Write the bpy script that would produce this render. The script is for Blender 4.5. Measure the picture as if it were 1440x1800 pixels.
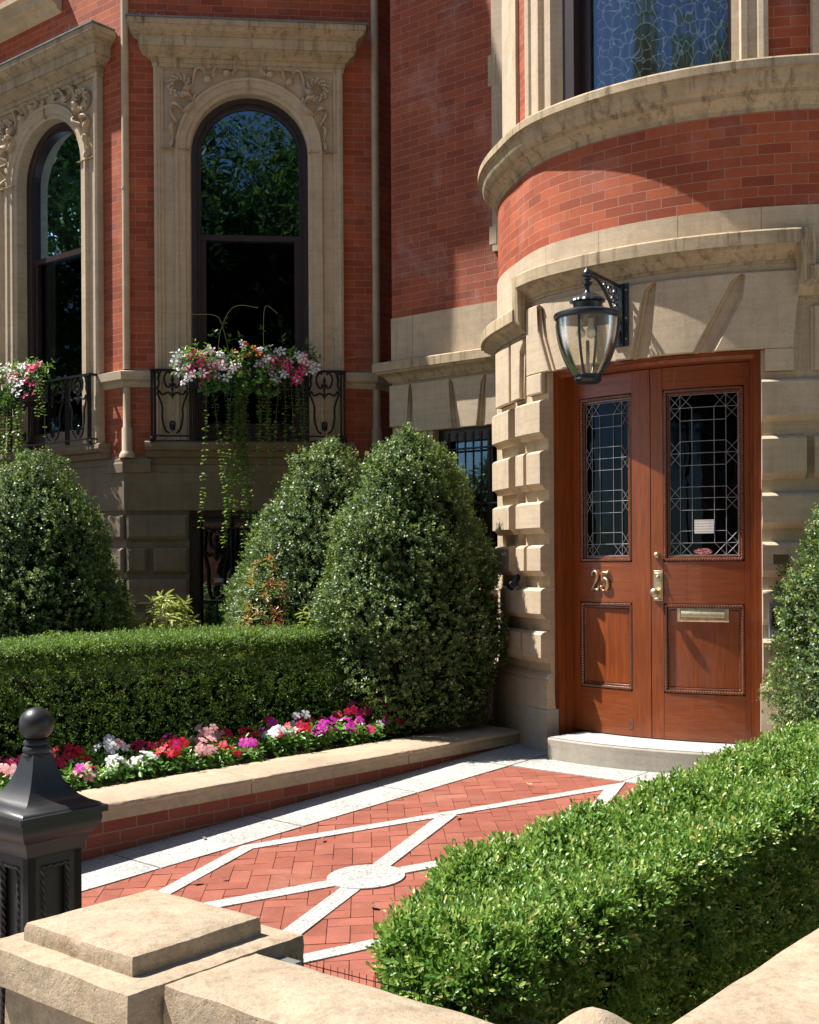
import bpy, math, random
import numpy as np
from mathutils import Vector, Matrix, Euler
R = random.Random(7)
rng = np.random.default_rng(11)
rad = math.radians
sc = bpy.context.scene
for o in list(bpy.data.objects): bpy.data.objects.remove(o)
COL = sc.collection

# ------------------------------------------------------------------ camera
EYE = 1.6
cd = bpy.data.cameras.new('camera'); cam = bpy.data.objects.new('camera', cd); COL.objects.link(cam)
cam.location = (0, 0, EYE); cam.rotation_euler = Euler((rad(90), 0, 0))
cam.rotation_euler = (Matrix.Rotation(rad(90), 3, 'X') @ Matrix.Rotation(-0.006, 3, 'Z')).to_euler()
cd.sensor_fit = 'VERTICAL'; cd.sensor_height = 36; cd.lens = 42.0; cd.shift_y = 85 / 1800
cd.clip_start = 0.05; cd.clip_end = 2000
sc.camera = cam
# ------------------------------------------------------------------ sky and sun
SUN_AZ, SUN_EL = 167.5, 56.0
w = bpy.data.worlds.new('World'); sc.world = w; w.use_nodes = True
wn = w.node_tree.nodes; wl = w.node_tree.links; wn.clear()
sky = wn.new('ShaderNodeTexSky'); sky.sky_type = 'NISHITA'; sky.sun_disc = False
sky.sun_elevation = rad(SUN_EL); sky.sun_rotation = rad(90 - SUN_AZ); sky.ozone_density = 3.0; sky.dust_density = .4
bg = wn.new('ShaderNodeBackground'); bg.inputs[1].default_value = 0.064
wo = wn.new('ShaderNodeOutputWorld'); wl.new(sky.outputs[0], bg.inputs[0]); wl.new(bg.outputs[0], wo.inputs[0])
sd = bpy.data.lights.new('sun', 'SUN'); sun = bpy.data.objects.new('sun', sd); COL.objects.link(sun)
sdir = Vector((math.cos(rad(SUN_AZ)) * math.cos(rad(SUN_EL)), math.sin(rad(SUN_AZ)) * math.cos(rad(SUN_EL)), math.sin(rad(SUN_EL))))
sun.rotation_euler = sdir.to_track_quat('Z', 'Y').to_euler(); sun.location = (-10, 5, 20)
sd.energy = 4.7; sd.angle = rad(0.53); sd.color = (1.0, 0.955, 0.89)
vs = sc.view_settings; vs.view_transform = 'Standard'; vs.look = 'None'; vs.exposure = 1.12; vs.gamma = 1
sc.cycles.max_bounces = 8; sc.cycles.transparent_max_bounces = 12

# ------------------------------------------------------------------ materials
class NT:
    def __init__(s, name):
        m = bpy.data.materials.new(name); m.use_nodes = True; s.m = m
        s.n = m.node_tree.nodes; s.l = m.node_tree.links; s.n.clear()
        s.out = s.n.new('ShaderNodeOutputMaterial')
    def new(s, t, **k):
        n = s.n.new('ShaderNode' + t)
        for a, v in k.items(): setattr(n, a, v)
        return n
    def set(s, n, **k):
        for a, v in k.items():
            i = n.inputs[int(a[1:])] if a[0] == 'i' and a[1:].isdigit() else n.inputs[a]
            if hasattr(v, 'is_linked') or isinstance(v, bpy.types.NodeSocket): s.l.new(v, i)
            else: i.default_value = v
        return n
    def coord(s, kind='Object'): return s.new('TexCoord').outputs[kind]
    def map(s, v, scale=(1, 1, 1), loc=(0, 0, 0), rot=(0, 0, 0)):
        n = s.new('Mapping'); s.l.new(v, n.inputs[0]); n.inputs[1].default_value = loc; n.inputs[2].default_value = rot; n.inputs[3].default_value = scale; return n.outputs[0]
    def noise(s, v, scale, det=4, rough=.55, dist=0):
        n = s.new('TexNoise'); s.l.new(v, n.inputs['Vector']); n.inputs['Scale'].default_value = scale; n.inputs['Detail'].default_value = det
        n.inputs['Roughness'].default_value = rough; n.inputs['Distortion'].default_value = dist; return n.outputs[0]
    def ramp(s, v, stops, interp='LINEAR'):
        n = s.new('ValToRGB'); s.l.new(v, n.inputs[0]); e = n.color_ramp.elements; n.color_ramp.interpolation = interp
        while len(e) < len(stops): e.new(.5)
        for i, (p, c) in enumerate(stops): e[i].position = p; e[i].color = (c[0], c[1], c[2], 1) if not isinstance(c, (int, float)) else (c, c, c, 1)
        return n.outputs[0]
    def mix(s, a, b, f, mode='MIX'):
        n = s.new('Mix'); n.data_type = 'RGBA'; n.blend_type = mode; n.clamp_factor = True
        for v, i in ((f, n.inputs[0]), (a, n.inputs[6]), (b, n.inputs[7])):
            if isinstance(v, bpy.types.NodeSocket): s.l.new(v, i)
            else: i.default_value = v if isinstance(v, (int, float)) else (v[0], v[1], v[2], 1)
        return n.outputs[2]
    def math(s, op, a, b=0.0):
        n = s.new('Math'); n.operation = op
        for v, i in ((a, n.inputs[0]), (b, n.inputs[1])):
            if isinstance(v, bpy.types.NodeSocket): s.l.new(v, i)
            else: i.default_value = v
        return n.outputs[0]
    def bump(s, h, st=.3, d=.01, nrm=None):
        n = s.new('Bump'); s.l.new(h, n.inputs['Height']); n.inputs['Strength'].default_value = st; n.inputs['Distance'].default_value = d
        if nrm is not None: s.l.new(nrm, n.inputs['Normal'])
        return n.outputs[0]
    def pbr(s, col, rough=.6, metal=0, nrm=None, spec=.5, trans=0, coat=0):
        p = s.new('BsdfPrincipled')
        for v, i in ((col, 'Base Color'), (rough, 'Roughness'), (metal, 'Metallic'), (spec, 'Specular IOR Level'), (trans, 'Transmission Weight'), (coat, 'Coat Weight')):
            if isinstance(v, bpy.types.NodeSocket): s.l.new(v, p.inputs[i])
            else: p.inputs[i].default_value = v if isinstance(v, (int, float)) else (v[0], v[1], v[2], 1)
        if nrm is not None: s.l.new(nrm, p.inputs['Normal'])
        s.l.new(p.outputs[0], s.out.inputs[0]); return p

def m_simple(name, col, rough=.6, metal=0, var=.15, scale=12, bump=.0, spec=.5):
    t = NT(name); c = t.coord(); n = t.noise(c, scale, 5)
    d = tuple(x * (1 - var) for x in col); e = tuple(min(1, x * (1 + var)) for x in col)
    cc = t.ramp(n, [(.3, d), (.7, e)])
    nr = t.bump(t.noise(c, scale * 8, 3), bump, .004) if bump else None
    t.pbr(cc, rough, metal, nr, spec); return t.m

def m_brick(name, c1, c2, mortar, bw=.2105, rh=.0677, ms=.0022, eff=.35, rough=.75):
    t = NT(name); uv = t.coord('UV')
    wob = t.noise(t.map(uv, (3, 3, 3)), 2.0, 2)
    b = t.new('TexBrick'); b.offset = .5; b.offset_frequency = 2; b.squash = 1
    t.l.new(uv, b.inputs['Vector'])
    t.set(b, Scale=1.0, **{'Mortar Size': ms, 'Mortar Smooth': .15, 'Bias': 0.0, 'Brick Width': bw, 'Row Height': rh})
    t.set(b, Color1=(*c1, 1), Color2=(*c2, 1), Mortar=(*mortar, 1))
    big = t.noise(uv, 1.1, 5, .65); fine = t.noise(t.map(uv, (30, 90, 30)), 1.0, 4, .7)
    c = t.mix(b.outputs[0], t.ramp(big, [(.3, .72), (.65, 1.0)]), .8, 'MULTIPLY')
    c = t.mix(c, t.ramp(fine, [(.25, .72), (.7, 1.0)]), .7, 'MULTIPLY')
    em = t.ramp(t.noise(t.map(uv, (1.2, .9, 1), (3, 1, 0)), 1.6, 7, .7, .6), [(.52, 0.0), (.75, 1.0)])
    c = t.mix(c, (.55, .42, .38), t.math('MULTIPLY', em, eff))
    soot = t.ramp(t.noise(t.map(uv, (3.5, .5, 1), (7, 2, 0)), 1.4, 6, .7, .4), [(.5, 0.0), (.75, 1.0)]); c = t.mix(c, (.10, .05, .035), t.math('MULTIPLY', soot, .35))
    h = t.math('SUBTRACT', t.math('MULTIPLY', fine, .25), b.outputs[1])
    t.pbr(c, rough, 0, t.bump(h, .6, .004), .3); return t.m

def m_stone(name, base, stain, dark=.5, streak=.5, rough=.85, rugged=0.):
    t = NT(name); c = t.coord()
    a = t.noise(c, 2.2, 8, .65, .4); g = t.noise(c, 120, 4, .75); s = t.noise(t.map(c, (9, 9, .9)), 1.6, 7, .72, .3); p = t.noise(c, 11, 7, .7)
    st = t.noise(t.map(c, (1.5, 1.5, 26)), 1.3, 5, .65, .6)
    lo = tuple(x * .86 for x in base); hi = tuple(min(1, x * 1.12) for x in base)
    col = t.ramp(a, [(.3, lo), (.7, hi)])
    col = t.mix(col, stain, t.math('MULTIPLY', t.ramp(s, [(.50, 0.0), (.72, 1.0)]), streak))
    col = t.mix(col, t.ramp(p, [(.3, .72), (.52, 1.0)]), dark, 'MULTIPLY')
    col = t.mix(col, t.ramp(st, [(.35, .88), (.6, 1.04)]), .7, 'MULTIPLY')
    col = t.mix(col, t.ramp(g, [(.3, .75), (.65, 1.08)]), .8, 'MULTIPLY')
    h = t.math('ADD', t.math('MULTIPLY', g, .35), p)
    if rugged:
        v = t.new('TexVoronoi'); t.l.new(c, v.inputs['Vector']); v.inputs['Scale'].default_value = 55
        pit = t.ramp(v.outputs['Distance'], [(.08, 0.0), (.22, 1.0)]); big = t.noise(c, 5, 8, .75, .8)
        col = t.mix(col, t.ramp(t.noise(c, 26, 6, .8), [(.38, .55), (.52, 1.0)]), rugged, 'MULTIPLY')
        col = t.mix(col, (.20, .19, .165), t.math('MULTIPLY', t.ramp(big, [(.56, 0.0), (.66, 1.0)]), .5 * rugged))
        col = t.mix(col, (.62, .58, .50), t.math('MULTIPLY', t.ramp(t.noise(c, 14, 8, .8), [(.66, 0.0), (.72, 1.0)]), .6 * rugged))
        h = t.math('ADD', t.math('ADD', h, t.math('MULTIPLY', big, 2.2)), t.math('MULTIPLY', pit, .25))
    t.pbr(col, rough, 0, t.bump(h, .4 + .25 * rugged, .006 + .006 * rugged), .25); return t.m

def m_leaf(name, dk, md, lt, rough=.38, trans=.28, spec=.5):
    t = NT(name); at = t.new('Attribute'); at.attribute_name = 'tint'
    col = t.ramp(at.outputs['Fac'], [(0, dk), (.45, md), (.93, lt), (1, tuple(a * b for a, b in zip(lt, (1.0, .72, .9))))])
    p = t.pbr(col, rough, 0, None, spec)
    tr = t.new('BsdfTranslucent'); hs = t.mix(col, (.55, .8, .1), .35)
    t.l.new(hs, tr.inputs[0])
    mx = t.new('MixShader'); mx.inputs[0].default_value = trans
    t.l.new(p.outputs[0], mx.inputs[1]); t.l.new(tr.outputs[0], mx.inputs[2]); t.l.new(mx.outputs[0], t.out.inputs[0])
    return t.m

def m_wood(name, dk, lt, rough=.28, axis='z'):
    t = NT(name); c = t.coord()
    v = t.map(c, (26, 26, 1.6) if axis == 'z' else (2.2, 2.2, 40))
    n = t.noise(v, 1.5, 7, .68, 1.0); f = t.noise(t.map(c, (160, 160, 6) if axis == 'z' else (9, 9, 260)), 1.4, 3, .6)
    big = t.noise(c, 2.5, 3)
    col = t.ramp(n, [(.25, dk), (.72, lt)])
    col = t.mix(col, t.ramp(f, [(.3, .6), (.65, 1.0)]), .75, 'MULTIPLY')
    col = t.mix(col, t.ramp(big, [(.3, .8), (.7, 1.05)]), .7, 'MULTIPLY')
    t.pbr(col, t.ramp(n, [(.2, rough + .14), (.8, rough)]), 0, t.bump(f, .12, .002), .5, 0, .25); return t.m

def m_glass(name, tint=(.8, .82, .8), base=.06, rough=.01, wave=0.0):
    t = NT(name); fr = t.new('Fresnel'); fr.inputs[0].default_value = 1.6
    tr = t.new('BsdfTransparent'); tr.inputs[0].default_value = (*tint, 1)
    gl = t.new('BsdfGlossy'); gl.inputs['Roughness'].default_value = rough; gl.inputs[0].default_value = (.50, .74, 1.0, 1)  # reflections tinted blue, standing in for a deeper blue sky
    if wave:
        nb = t.bump(t.noise(t.coord(), 3.0, 2, .5, .5), wave, .02)
        t.l.new(nb, gl.inputs['Normal'])
    f = t.math('ADD', fr.outputs[0], base)
    mx = t.new('MixShader'); t.l.new(f, mx.inputs[0]); t.l.new(tr.outputs[0], mx.inputs[1]); t.l.new(gl.outputs[0], mx.inputs[2]); t.l.new(mx.outputs[0], t.out.inputs[0])
    return t.m

def m_granite(name, base=(.62, .61, .58)):
    t = NT(name); c = t.coord(); v = t.new('TexVoronoi'); t.l.new(c, v.inputs['Vector']); v.inputs['Scale'].default_value = 70
    n = t.noise(c, 62, 6, .9); b = t.noise(c, 3, 4)
    col = t.ramp(n, [(.41, tuple(x * .3 for x in base)), (.48, base), (.7, tuple(min(1, x * 1.25) for x in base))])
    col = t.mix(col, t.ramp(v.outputs['Color'], [(.0, .7), (.4, 1.0)]), .5, 'MULTIPLY')
    col = t.mix(col, t.ramp(b, [(.35, .82), (.65, 1.02)]), 1.0, 'MULTIPLY')
    t.pbr(col, .8, 0, t.bump(n, .2, .003), .3); return t.m

def m_pave():
    t = NT('paving_brick'); at = t.new('Attribute'); at.attribute_name = 'tint'; c = t.coord()
    col = t.ramp(at.outputs['Fac'], [(0, (.285, .086, .055)), (.5, (.32, .10, .065)), (1, (.36, .12, .08))])
    n = t.noise(c, 150, 3, .8); b = t.noise(c, 5, 5, .6)
    col = t.mix(col, t.ramp(n, [(.3, .6), (.62, 1.05)]), .8, 'MULTIPLY')
    col = t.mix(col, t.ramp(b, [(.3, .8), (.65, 1.03)]), 1.0, 'MULTIPLY')
    sand = t.noise(t.map(c, (1, 1, 1)), 2.3, 9, .75, .6); col = t.mix(col, (.34, .24, .17), t.math('MULTIPLY', t.ramp(sand, [(.55, 0.0), (.75, 1.0)]), .4))
    drk = t.noise(c, 1.4, 8, .7, 1.0); col = t.mix(col, t.ramp(drk, [(.3, .75), (.5, 1.0)]), .7, 'MULTIPLY')
    t.pbr(col, .88, 0, t.bump(n, .4, .003), .25); return t.m

M = {}
M['brick'] = m_brick('red_pressed_brick', (.49, .115, .046), (.32, .066, .028), (.46, .25, .17), ms=.0026, eff=.22)
M['brick_aged'] = m_brick('aged_red_brick', (.42, .105, .048), (.29, .068, .034), (.42, .24, .17), ms=.0026, eff=.4)
M['brick_low'] = m_brick('garden_brick', (.38, .10, .06), (.27, .065, .04), (.33, .22, .15), rh=.0677, ms=.0045, eff=.1)
M['stone'] = m_stone('buff_sandstone', (.52, .41, .285), (.30, .215, .13), .45, .5)
M['stone_smooth'] = m_stone('smooth_sandstone', (.53, .42, .295), (.35, .26, .165), .4, .45)
M['stone_dirty'] = m_stone('weathered_sandstone', (.47, .365, .235), (.10, .07, .04), .7, .95)
M['stone_brown'] = m_stone('brown_sandstone', (.22, .165, .11), (.12, .09, .055), .6, .5)  # brown stone, with the basement's deep shade put into its colour
M['stone_front'] = m_stone('garden_wall_sandstone', (.46, .36, .25), (.33, .21, .115), .6, .6, .85, .5)
M['cement'] = m_stone('cement_render', (.44, .40, .33), (.33, .28, .21), .4, .4)
M['slate'] = m_simple('doorstep_slate', (.42, .43, .42), .55, 0, .12, 6, .1)
M['granite'] = m_granite('grey_granite', (.44, .43, .40)); M['granite_white'] = m_granite('white_granite', (.47, .455, .425))
M['pave'] = m_pave()
M['iron'] = m_simple('black_iron', (.006, .006, .007), .36, 0, .3, 30, .15, .4)
M['iron_lamp'] = m_simple('lantern_iron', (.014, .019, .024), .34, 0, .3, 20, .1, .6)
M['iron_post'] = m_simple('post_iron', (.018, .0175, .018), .42, 0, .25, 14, .12, .5)
M['frame'] = m_simple('dark_brown_paint', (.028, .016, .015), .4, 0, .2, 10)
M['pipe'] = m_simple('stone_coloured_paint', (.46, .35, .23), .6, 0, .15, 6, .1)
M['lead'] = m_simple('lead_flashing', (.16, .18, .18), .55, .3, .3, 10, .1)
M['wood'] = m_wood('door_oak', (.16, .031, .005), (.36, .083, .014))
M['wood_h'] = m_wood('door_oak_rail', (.16, .031, .005), (.36, .083, .014), axis='h')
M['wood_dark'] = m_simple('carved_oak_bead', (.15, .05, .025), .16, 0, .3, 30, .1, 1.0)
M['brass'] = m_simple('aged_brass', (.56, .47, .30), .36, .9, .25, 40, .08)
M['leadcame'] = m_simple('lead_came', (.42, .42, .44), .4, .5, .2, 30)
M['glass'] = m_glass('window_glass', (.4, .42, .4), .17, .008, .05)
M['glass_door'] = m_glass('door_glass', (.25, .27, .25), -.035, .02, .2)
M['glass_side'] = m_glass('side_window_glass', (.6, .63, .6), .12, .01, .08)
M['glass_low'] = m_glass('shaded_glass', (.3, .3, .3), -.02, .02, .08)  # lower panes: dim reflection put in as a darker, duller glass
M['curtain'] = m_simple('cream_curtain', (.52, .48, .40), .9, 0, .1, 4)
M['soil'] = m_simple('bark_mulch', (.075, .042, .026), .95, 0, .7, 28, .9)
M['ground'] = m_simple('pavement_concrete', (.32, .31, .29), .9, 0, .15, 3, .3)
M['twig'] = m_simple('twig_wood', (.012, .017, .006), 1.0, 0, .6, 20, 0, .05)  # near black for the shade inside foliage; shrub stems use it too
M['twig_pale'] = m_simple('pale_twig', (.22, .16, .09), .8, 0, .4, 20)
M['trunk'] = m_simple('tree_bark', (.09, .07, .05), .95, 0, .4, 8, .6)
M['leaf_box'] = m_leaf('boxwood_leaf', (.026, .09, .014), (.12, .26, .04), (.46, .56, .16), .36, .28, .42)
M['leaf_hedge'] = m_leaf('hedge_leaf', (.014, .05, .009), (.06, .145, .026), (.34, .46, .12), .5, .28, .3)
M['leaf_bush'] = m_leaf('bush_leaf', (.014, .042, .014), (.065, .125, .038), (.34, .43, .14), .42, .2, .35)
M['leaf_vinca'] = m_leaf('bedding_leaf', (.06, .17, .03), (.12, .29, .04), (.30, .48, .10))
M['leaf_vine'] = m_leaf('vine_leaf', (.03, .10, .03), (.07, .19, .04), (.3, .45, .08))
M['leaf_var'] = m_leaf('variegated_leaf', (.30, .36, .08), (.48, .50, .16), (.6, .42, .25), .4)
M['leaf_red'] = m_leaf('red_leaf', (.08, .12, .03), (.35, .10, .05), (.55, .10, .07), .35)
M['leaf_tree'] = m_leaf('tree_leaf', (.008, .028, .006), (.016, .05, .009), (.05, .11, .015), .5, .35)

# ------------------------------------------------------------------ object helpers
def tagit(o, label=None, cat=None, group=None, kind=None):
    if label: o['label'] = label
    if cat: o['category'] = cat
    if group: o['group'] = group
    if kind: o['kind'] = kind
    return o
def empty(name, loc, label, cat, group=None, rz=0):
    o = bpy.data.objects.new(name, None); COL.objects.link(o); o.location = loc; o.rotation_euler = (0, 0, rz); o.empty_display_size = .1
    return tagit(o, label, cat, group)
class MB:
    def __init__(s): s.v = []; s.f = []; s.uv = []; s.hasuv = False
    def add(s, vs, fs, uvs=None):
        o = len(s.v); s.v += [tuple(x) for x in vs]; s.f += [tuple(o + i for i in f) for f in fs]
        if uvs is not None: s.hasuv = True; s.uv += [tuple(uvs[i]) for f in fs for i in f]
        else: s.uv += [(0, 0)] * sum(len(f) for f in fs)
        return s
    def build(s, name, mat, parent=None, smooth=None, bevel=0, world=True, autosm=None):
        me = bpy.data.meshes.new(name); me.from_pydata(s.v, [], s.f)
        if s.hasuv:
            l = me.uv_layers.new(name='UVMap'); l.data.foreach_set('uv', [c for u in s.uv for c in u])
        me.materials.append(M[mat] if isinstance(mat, str) else mat)
        me.validate(); me.update()
        o = bpy.data.objects.new(name, me); COL.objects.link(o)
        if bevel:
            b = o.modifiers.new('bevel', 'BEVEL'); b.width = bevel; b.segments = 2; b.limit_method = 'ANGLE'; b.angle_limit = rad(35)
        if smooth is not None:
            me.polygons.foreach_set('use_smooth', [True] * len(me.polygons))
            if smooth < 180: me.set_sharp_from_angle(angle=rad(smooth))
        if parent is not None: attach(o, parent, world)
        return o
def attach(o, parent, world=True):
    o.parent = parent
    if world:
        m = Matrix.Identity(4); p = parent
        if p.parent is None or p.type == 'EMPTY': m = Matrix.Translation(p.location) @ p.rotation_euler.to_matrix().to_4x4()
        if p.type == 'MESH' and p.parent is not None: m = Matrix.Identity(4)
        if p.type == 'MESH' and p.parent is not None and p.get('_w') is None: m = Matrix.Identity(4)
        o.matrix_parent_inverse = m.inverted()

class Fr:                                    # wall frame: s along, n outward, z up
    def __init__(s, O, deg): s.O = O; a = rad(deg); s.e = (math.cos(a), math.sin(a)); s.nn = (s.e[1], -s.e[0]); s.k = 1.0; s.step = 1e9
    def __call__(s, a, n, z): return (s.O[0] + s.e[0] * a + s.nn[0] * n, s.O[1] + s.e[1] * a + s.nn[1] * n, z)
def solo(fr, *a, name='rusticated_block', mat='stone', parent=None, **k):
    mb = MB(); block(mb, fr, *a, **k); return mb.build(name, mat, parent, 30)
def rustic(fr, s0, s1, z0, z1, n=.08):
    mb = MB(); mould(mb, fr, s0, s1, [(-.02, z0), (n * .4, z0), (n * .5, z0 + .006), (n * .62, z0 + .022), (n * .8, z0 + .034), (n, z0 + .04), (n, z1 - .022), (n * .8, z1 - .008), (n * .5, z1), (-.02, z1)])
    return mb.build('rusticated_block', 'stone_smooth', bow, 25)
class Cy:                                    # bow frame: s in degrees, n from radius 2.12
    C = (2.777, 9.767); R0 = 2.12; k = 57.2958 / 2.12; step = 1.6
    def __call__(s, a, n, z): q = min(1, max(0, (215 - a) / 20)); r = s.R0 + n - .07 * q * q * (3 - 2 * q); t = rad(a); return (s.C[0] + r * math.cos(t), s.C[1] + r * math.sin(t), z)
F1 = Fr((-2.7217, 11.4862), 5.6)             # front face of the bay, starts at its left corner
F0 = Fr((-2.7217, 11.4862), -39.4)           # left face of the bay, s runs negative to the left
E1 = F1(2.395, 0, 0)
F3 = Fr((E1[0], E1[1]), 50.6)                # right return of the bay
F2 = Fr((0.7605, 10.48), -39.4)              # flat wall between bay and bow, s from -1.18 to 0
BW = Cy()
def seg(fr, a, b): n = max(1, int(math.ceil(abs(b - a) / fr.step))); return [a + (b - a) * i / n for i in range(n + 1)]
def sheet(mb, fr, s0, s1, z0, z1, n=0., holes=(), v0=3.87):
    S = sorted(set(seg(fr, s0, s1) + [x for h in holes for x in h[:2] if s0 < x < s1])); Z = sorted(set([z0, z1] + [x for h in holes for x in h[2:] if z0 < x < z1]))
    for a, b in zip(S, S[1:]):
        for c, d in zip(Z, Z[1:]):
            m, q = (a + b) / 2, (c + d) / 2
            if any(h[0] < m < h[1] and h[2] < q < h[3] for h in holes): continue
            mb.add([fr(a, n, c), fr(b, n, c), fr(b, n, d), fr(a, n, d)], [(0, 1, 2, 3)], [(a / fr.k, c - v0), (b / fr.k, c - v0), (b / fr.k, d - v0), (a / fr.k, d - v0)])
def mould(mb, fr, s0, s1, prof, m0=0., m1=0., caps=True):
    """run a profile of (n, z) along s; m0/m1 mitre factors"""
    S = [i / (len(seg(fr, s0, s1)) - 1) for i in range(len(seg(fr, s0, s1)))]
    k = len(prof); V = []; UV = []
    for t in S:
        for (n, z) in prof:
            a0 = s0 + m0 * n * fr.k; a1 = s1 + m1 * n * fr.k; a = a0 + (a1 - a0) * t
            V.append(fr(a, n, z)); UV.append((a / fr.k, z + n - 3.87))
    Fc = [(i * k + j, (i + 1) * k + j, (i + 1) * k + j + 1, i * k + j + 1) for i in range(len(S) - 1) for j in range(k - 1)]
    if caps: Fc += [tuple(range(k)), tuple((len(S) - 1) * k + j for j in reversed(range(k)))]
    mb.add(V, Fc, UV)
def slab(mb, fr, s0, s1, n0, n1, z0, z1): mould(mb, fr, s0, s1, [(n0, z0), (n1, z0), (n1, z1), (n0, z1), (n0, z0)])
def inset(P, d, k):
    Q = [(x / k, z) for x, z in P]; n = len(Q); out = []
    for i in range(n):
        p0, p1, p2 = Q[i - 1], Q[i], Q[(i + 1) % n]
        def nr(a, b): dx, dz = b[0] - a[0], b[1] - a[1]; l = math.hypot(dx, dz); return (-dz / l, dx / l)
        a = nr(p0, p1); b = nr(p1, p2); den = 1 + a[0] * b[0] + a[1] * b[1]
        out.append(((p1[0] + d * (a[0] + b[0]) / den) * k, p1[1] + d * (a[1] + b[1]) / den))
    return out
def panel(mb, fr, P, n0, n1, ch=.02):
    """raised convex polygon (ccw in s,z) with a chamfered face"""
    I = inset(P, ch, fr.k); n = len(P); ro = []; ri = []
    for i in range(n):
        a, b = P[i], P[(i + 1) % n]; c, d = I[i], I[(i + 1) % n]; m = max(1, len(seg(fr, a[0], b[0])) - 1)
        for j in range(m):
            t = j / m; ro.append((a[0] + (b[0] - a[0]) * t, a[1] + (b[1] - a[1]) * t)); ri.append((c[0] + (d[0] - c[0]) * t, c[1] + (d[1] - c[1]) * t))
    k = len(ro)
    V = [fr(s, n0, z) for s, z in ro] + [fr(s, n1 - ch * .8, z) for s, z in ro] + [fr(s, n1, z) for s, z in ri]
    Fc = []
    for i in range(k):
        j = (i + 1) % k; Fc += [(i, j, k + j, k + i), (k + i, k + j, 2 * k + j, 2 * k + i)]
    mb.add(V, Fc)
    lo, hi = min(p[0] for p in I), max(p[0] for p in I)
    S = sorted(set(seg(fr, lo, hi) + [p[0] for p in I]))
    def rngz(s):
        zs = []
        for i in range(n):
            a, b = I[i], I[(i + 1) % n]
            if min(a[0], b[0]) - 1e-7 <= s <= max(a[0], b[0]) + 1e-7:
                if abs(a[0] - b[0]) < 1e-7: zs += [a[1], b[1]]
                else: zs.append(a[1] + (b[1] - a[1]) * (s - a[0]) / (b[0] - a[0]))
        return min(zs), max(zs)
    for a, b in zip(S, S[1:]):
        if b - a < 1e-6: continue
        za, zb = rngz(a + 1e-6 if a == lo else a), rngz(b - 1e-6 if b == hi else b)
        mb.add([fr(a, n1, za[0]), fr(b, n1, zb[0]), fr(b, n1, zb[1]), fr(a, n1, za[1])], [(0, 1, 2, 3)])
def block(mb, fr, s0, s1, z0, z1, n0, n1, ch=.025): panel(mb, fr, [(s0, z0), (s1, z0), (s1, z1), (s0, z1)], n0, n1, ch)
def cube(mb, fr, s0, s1, n0, n1, z0, z1):
    V = [fr(s, n, z) for z in (z0, z1) for n in (n0, n1) for s in (s0, s1)]
    mb.add(V, [(0, 1, 3, 2), (4, 6, 7, 5), (0, 4, 5, 1), (2, 3, 7, 6), (0, 2, 6, 4), (1, 5, 7, 3)], [((p - F1.O[0]), (i > 3) * (z1 - z0)) for i, p in enumerate([v[0] for v in V])])
def tube(mb, pts, r, sides=8, closed=False, flat=1.0, up=None):
    P = [Vector(p) for p in pts]; n = len(P); rr = r if isinstance(r, (list, tuple)) else [r] * n
    if n < 2: return
    T = []
    for i in range(n):
        a = P[(i - 1) % n] if closed or i > 0 else P[i]; b = P[(i + 1) % n] if closed or i < n - 1 else P[i]
        T.append((b - a).normalized())
    u = Vector(up) if up else (Vector((0, 0, 1)) if abs(T[0].z) < .9 else Vector((1, 0, 0)))
    V = []
    for i in range(n):
        u = (u - T[i] * u.dot(T[i])).normalized(); b = T[i].cross(u)
        for j in range(sides):
            a = 2 * math.pi * (j + .5) / sides; V.append(P[i] + (b * math.cos(a) + u * math.sin(a) * flat) * rr[i])
    Fc = [(i * sides + j, i * sides + (j + 1) % sides, ((i + 1) % n) * sides + (j + 1) % sides, ((i + 1) % n) * sides + j) for i in range(n if closed else n - 1) for j in range(sides)]
    if not closed: Fc += [tuple(reversed(range(sides))), tuple((n - 1) * sides + j for j in range(sides))]
    mb.add(V, Fc)
def lathe(mb, c, prof, sides=28, scallop=None):
    V = []
    for k, (r, z) in enumerate(prof):
        for j in range(sides):
            a = 2 * math.pi * j / sides; q = r * (1 + (scallop[k] * math.cos(a * 14) if scallop else 0)); V.append((c[0] + q * math.cos(a), c[1] + q * math.sin(a), c[2] + z))
    n = len(prof)
    mb.add(V, [(i * sides + j, i * sides + (j + 1) % sides, (i + 1) * sides + (j + 1) % sides, (i + 1) * sides + j) for i in range(n - 1) for j in range(sides)])
def smoothline(pts, m=8):
    P = [Vector(p) for p in pts]; P = [P[0] * 2 - P[1]] + P + [P[-1] * 2 - P[-2]]; out = []
    for i in range(1, len(P) - 2):
        for j in range(m):
            t = j / m; a, b, c, d = P[i - 1:i + 3]
            out.append(.5 * ((2 * b) + (c - a) * t + (2 * a - 5 * b + 4 * c - d) * t * t + (3 * b - a - 3 * c + d) * t ** 3))
    out.append(P[-2]); return out
def on(fr, pts, n): return [Vector(fr(p[0], n, p[1])) for p in pts]

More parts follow.
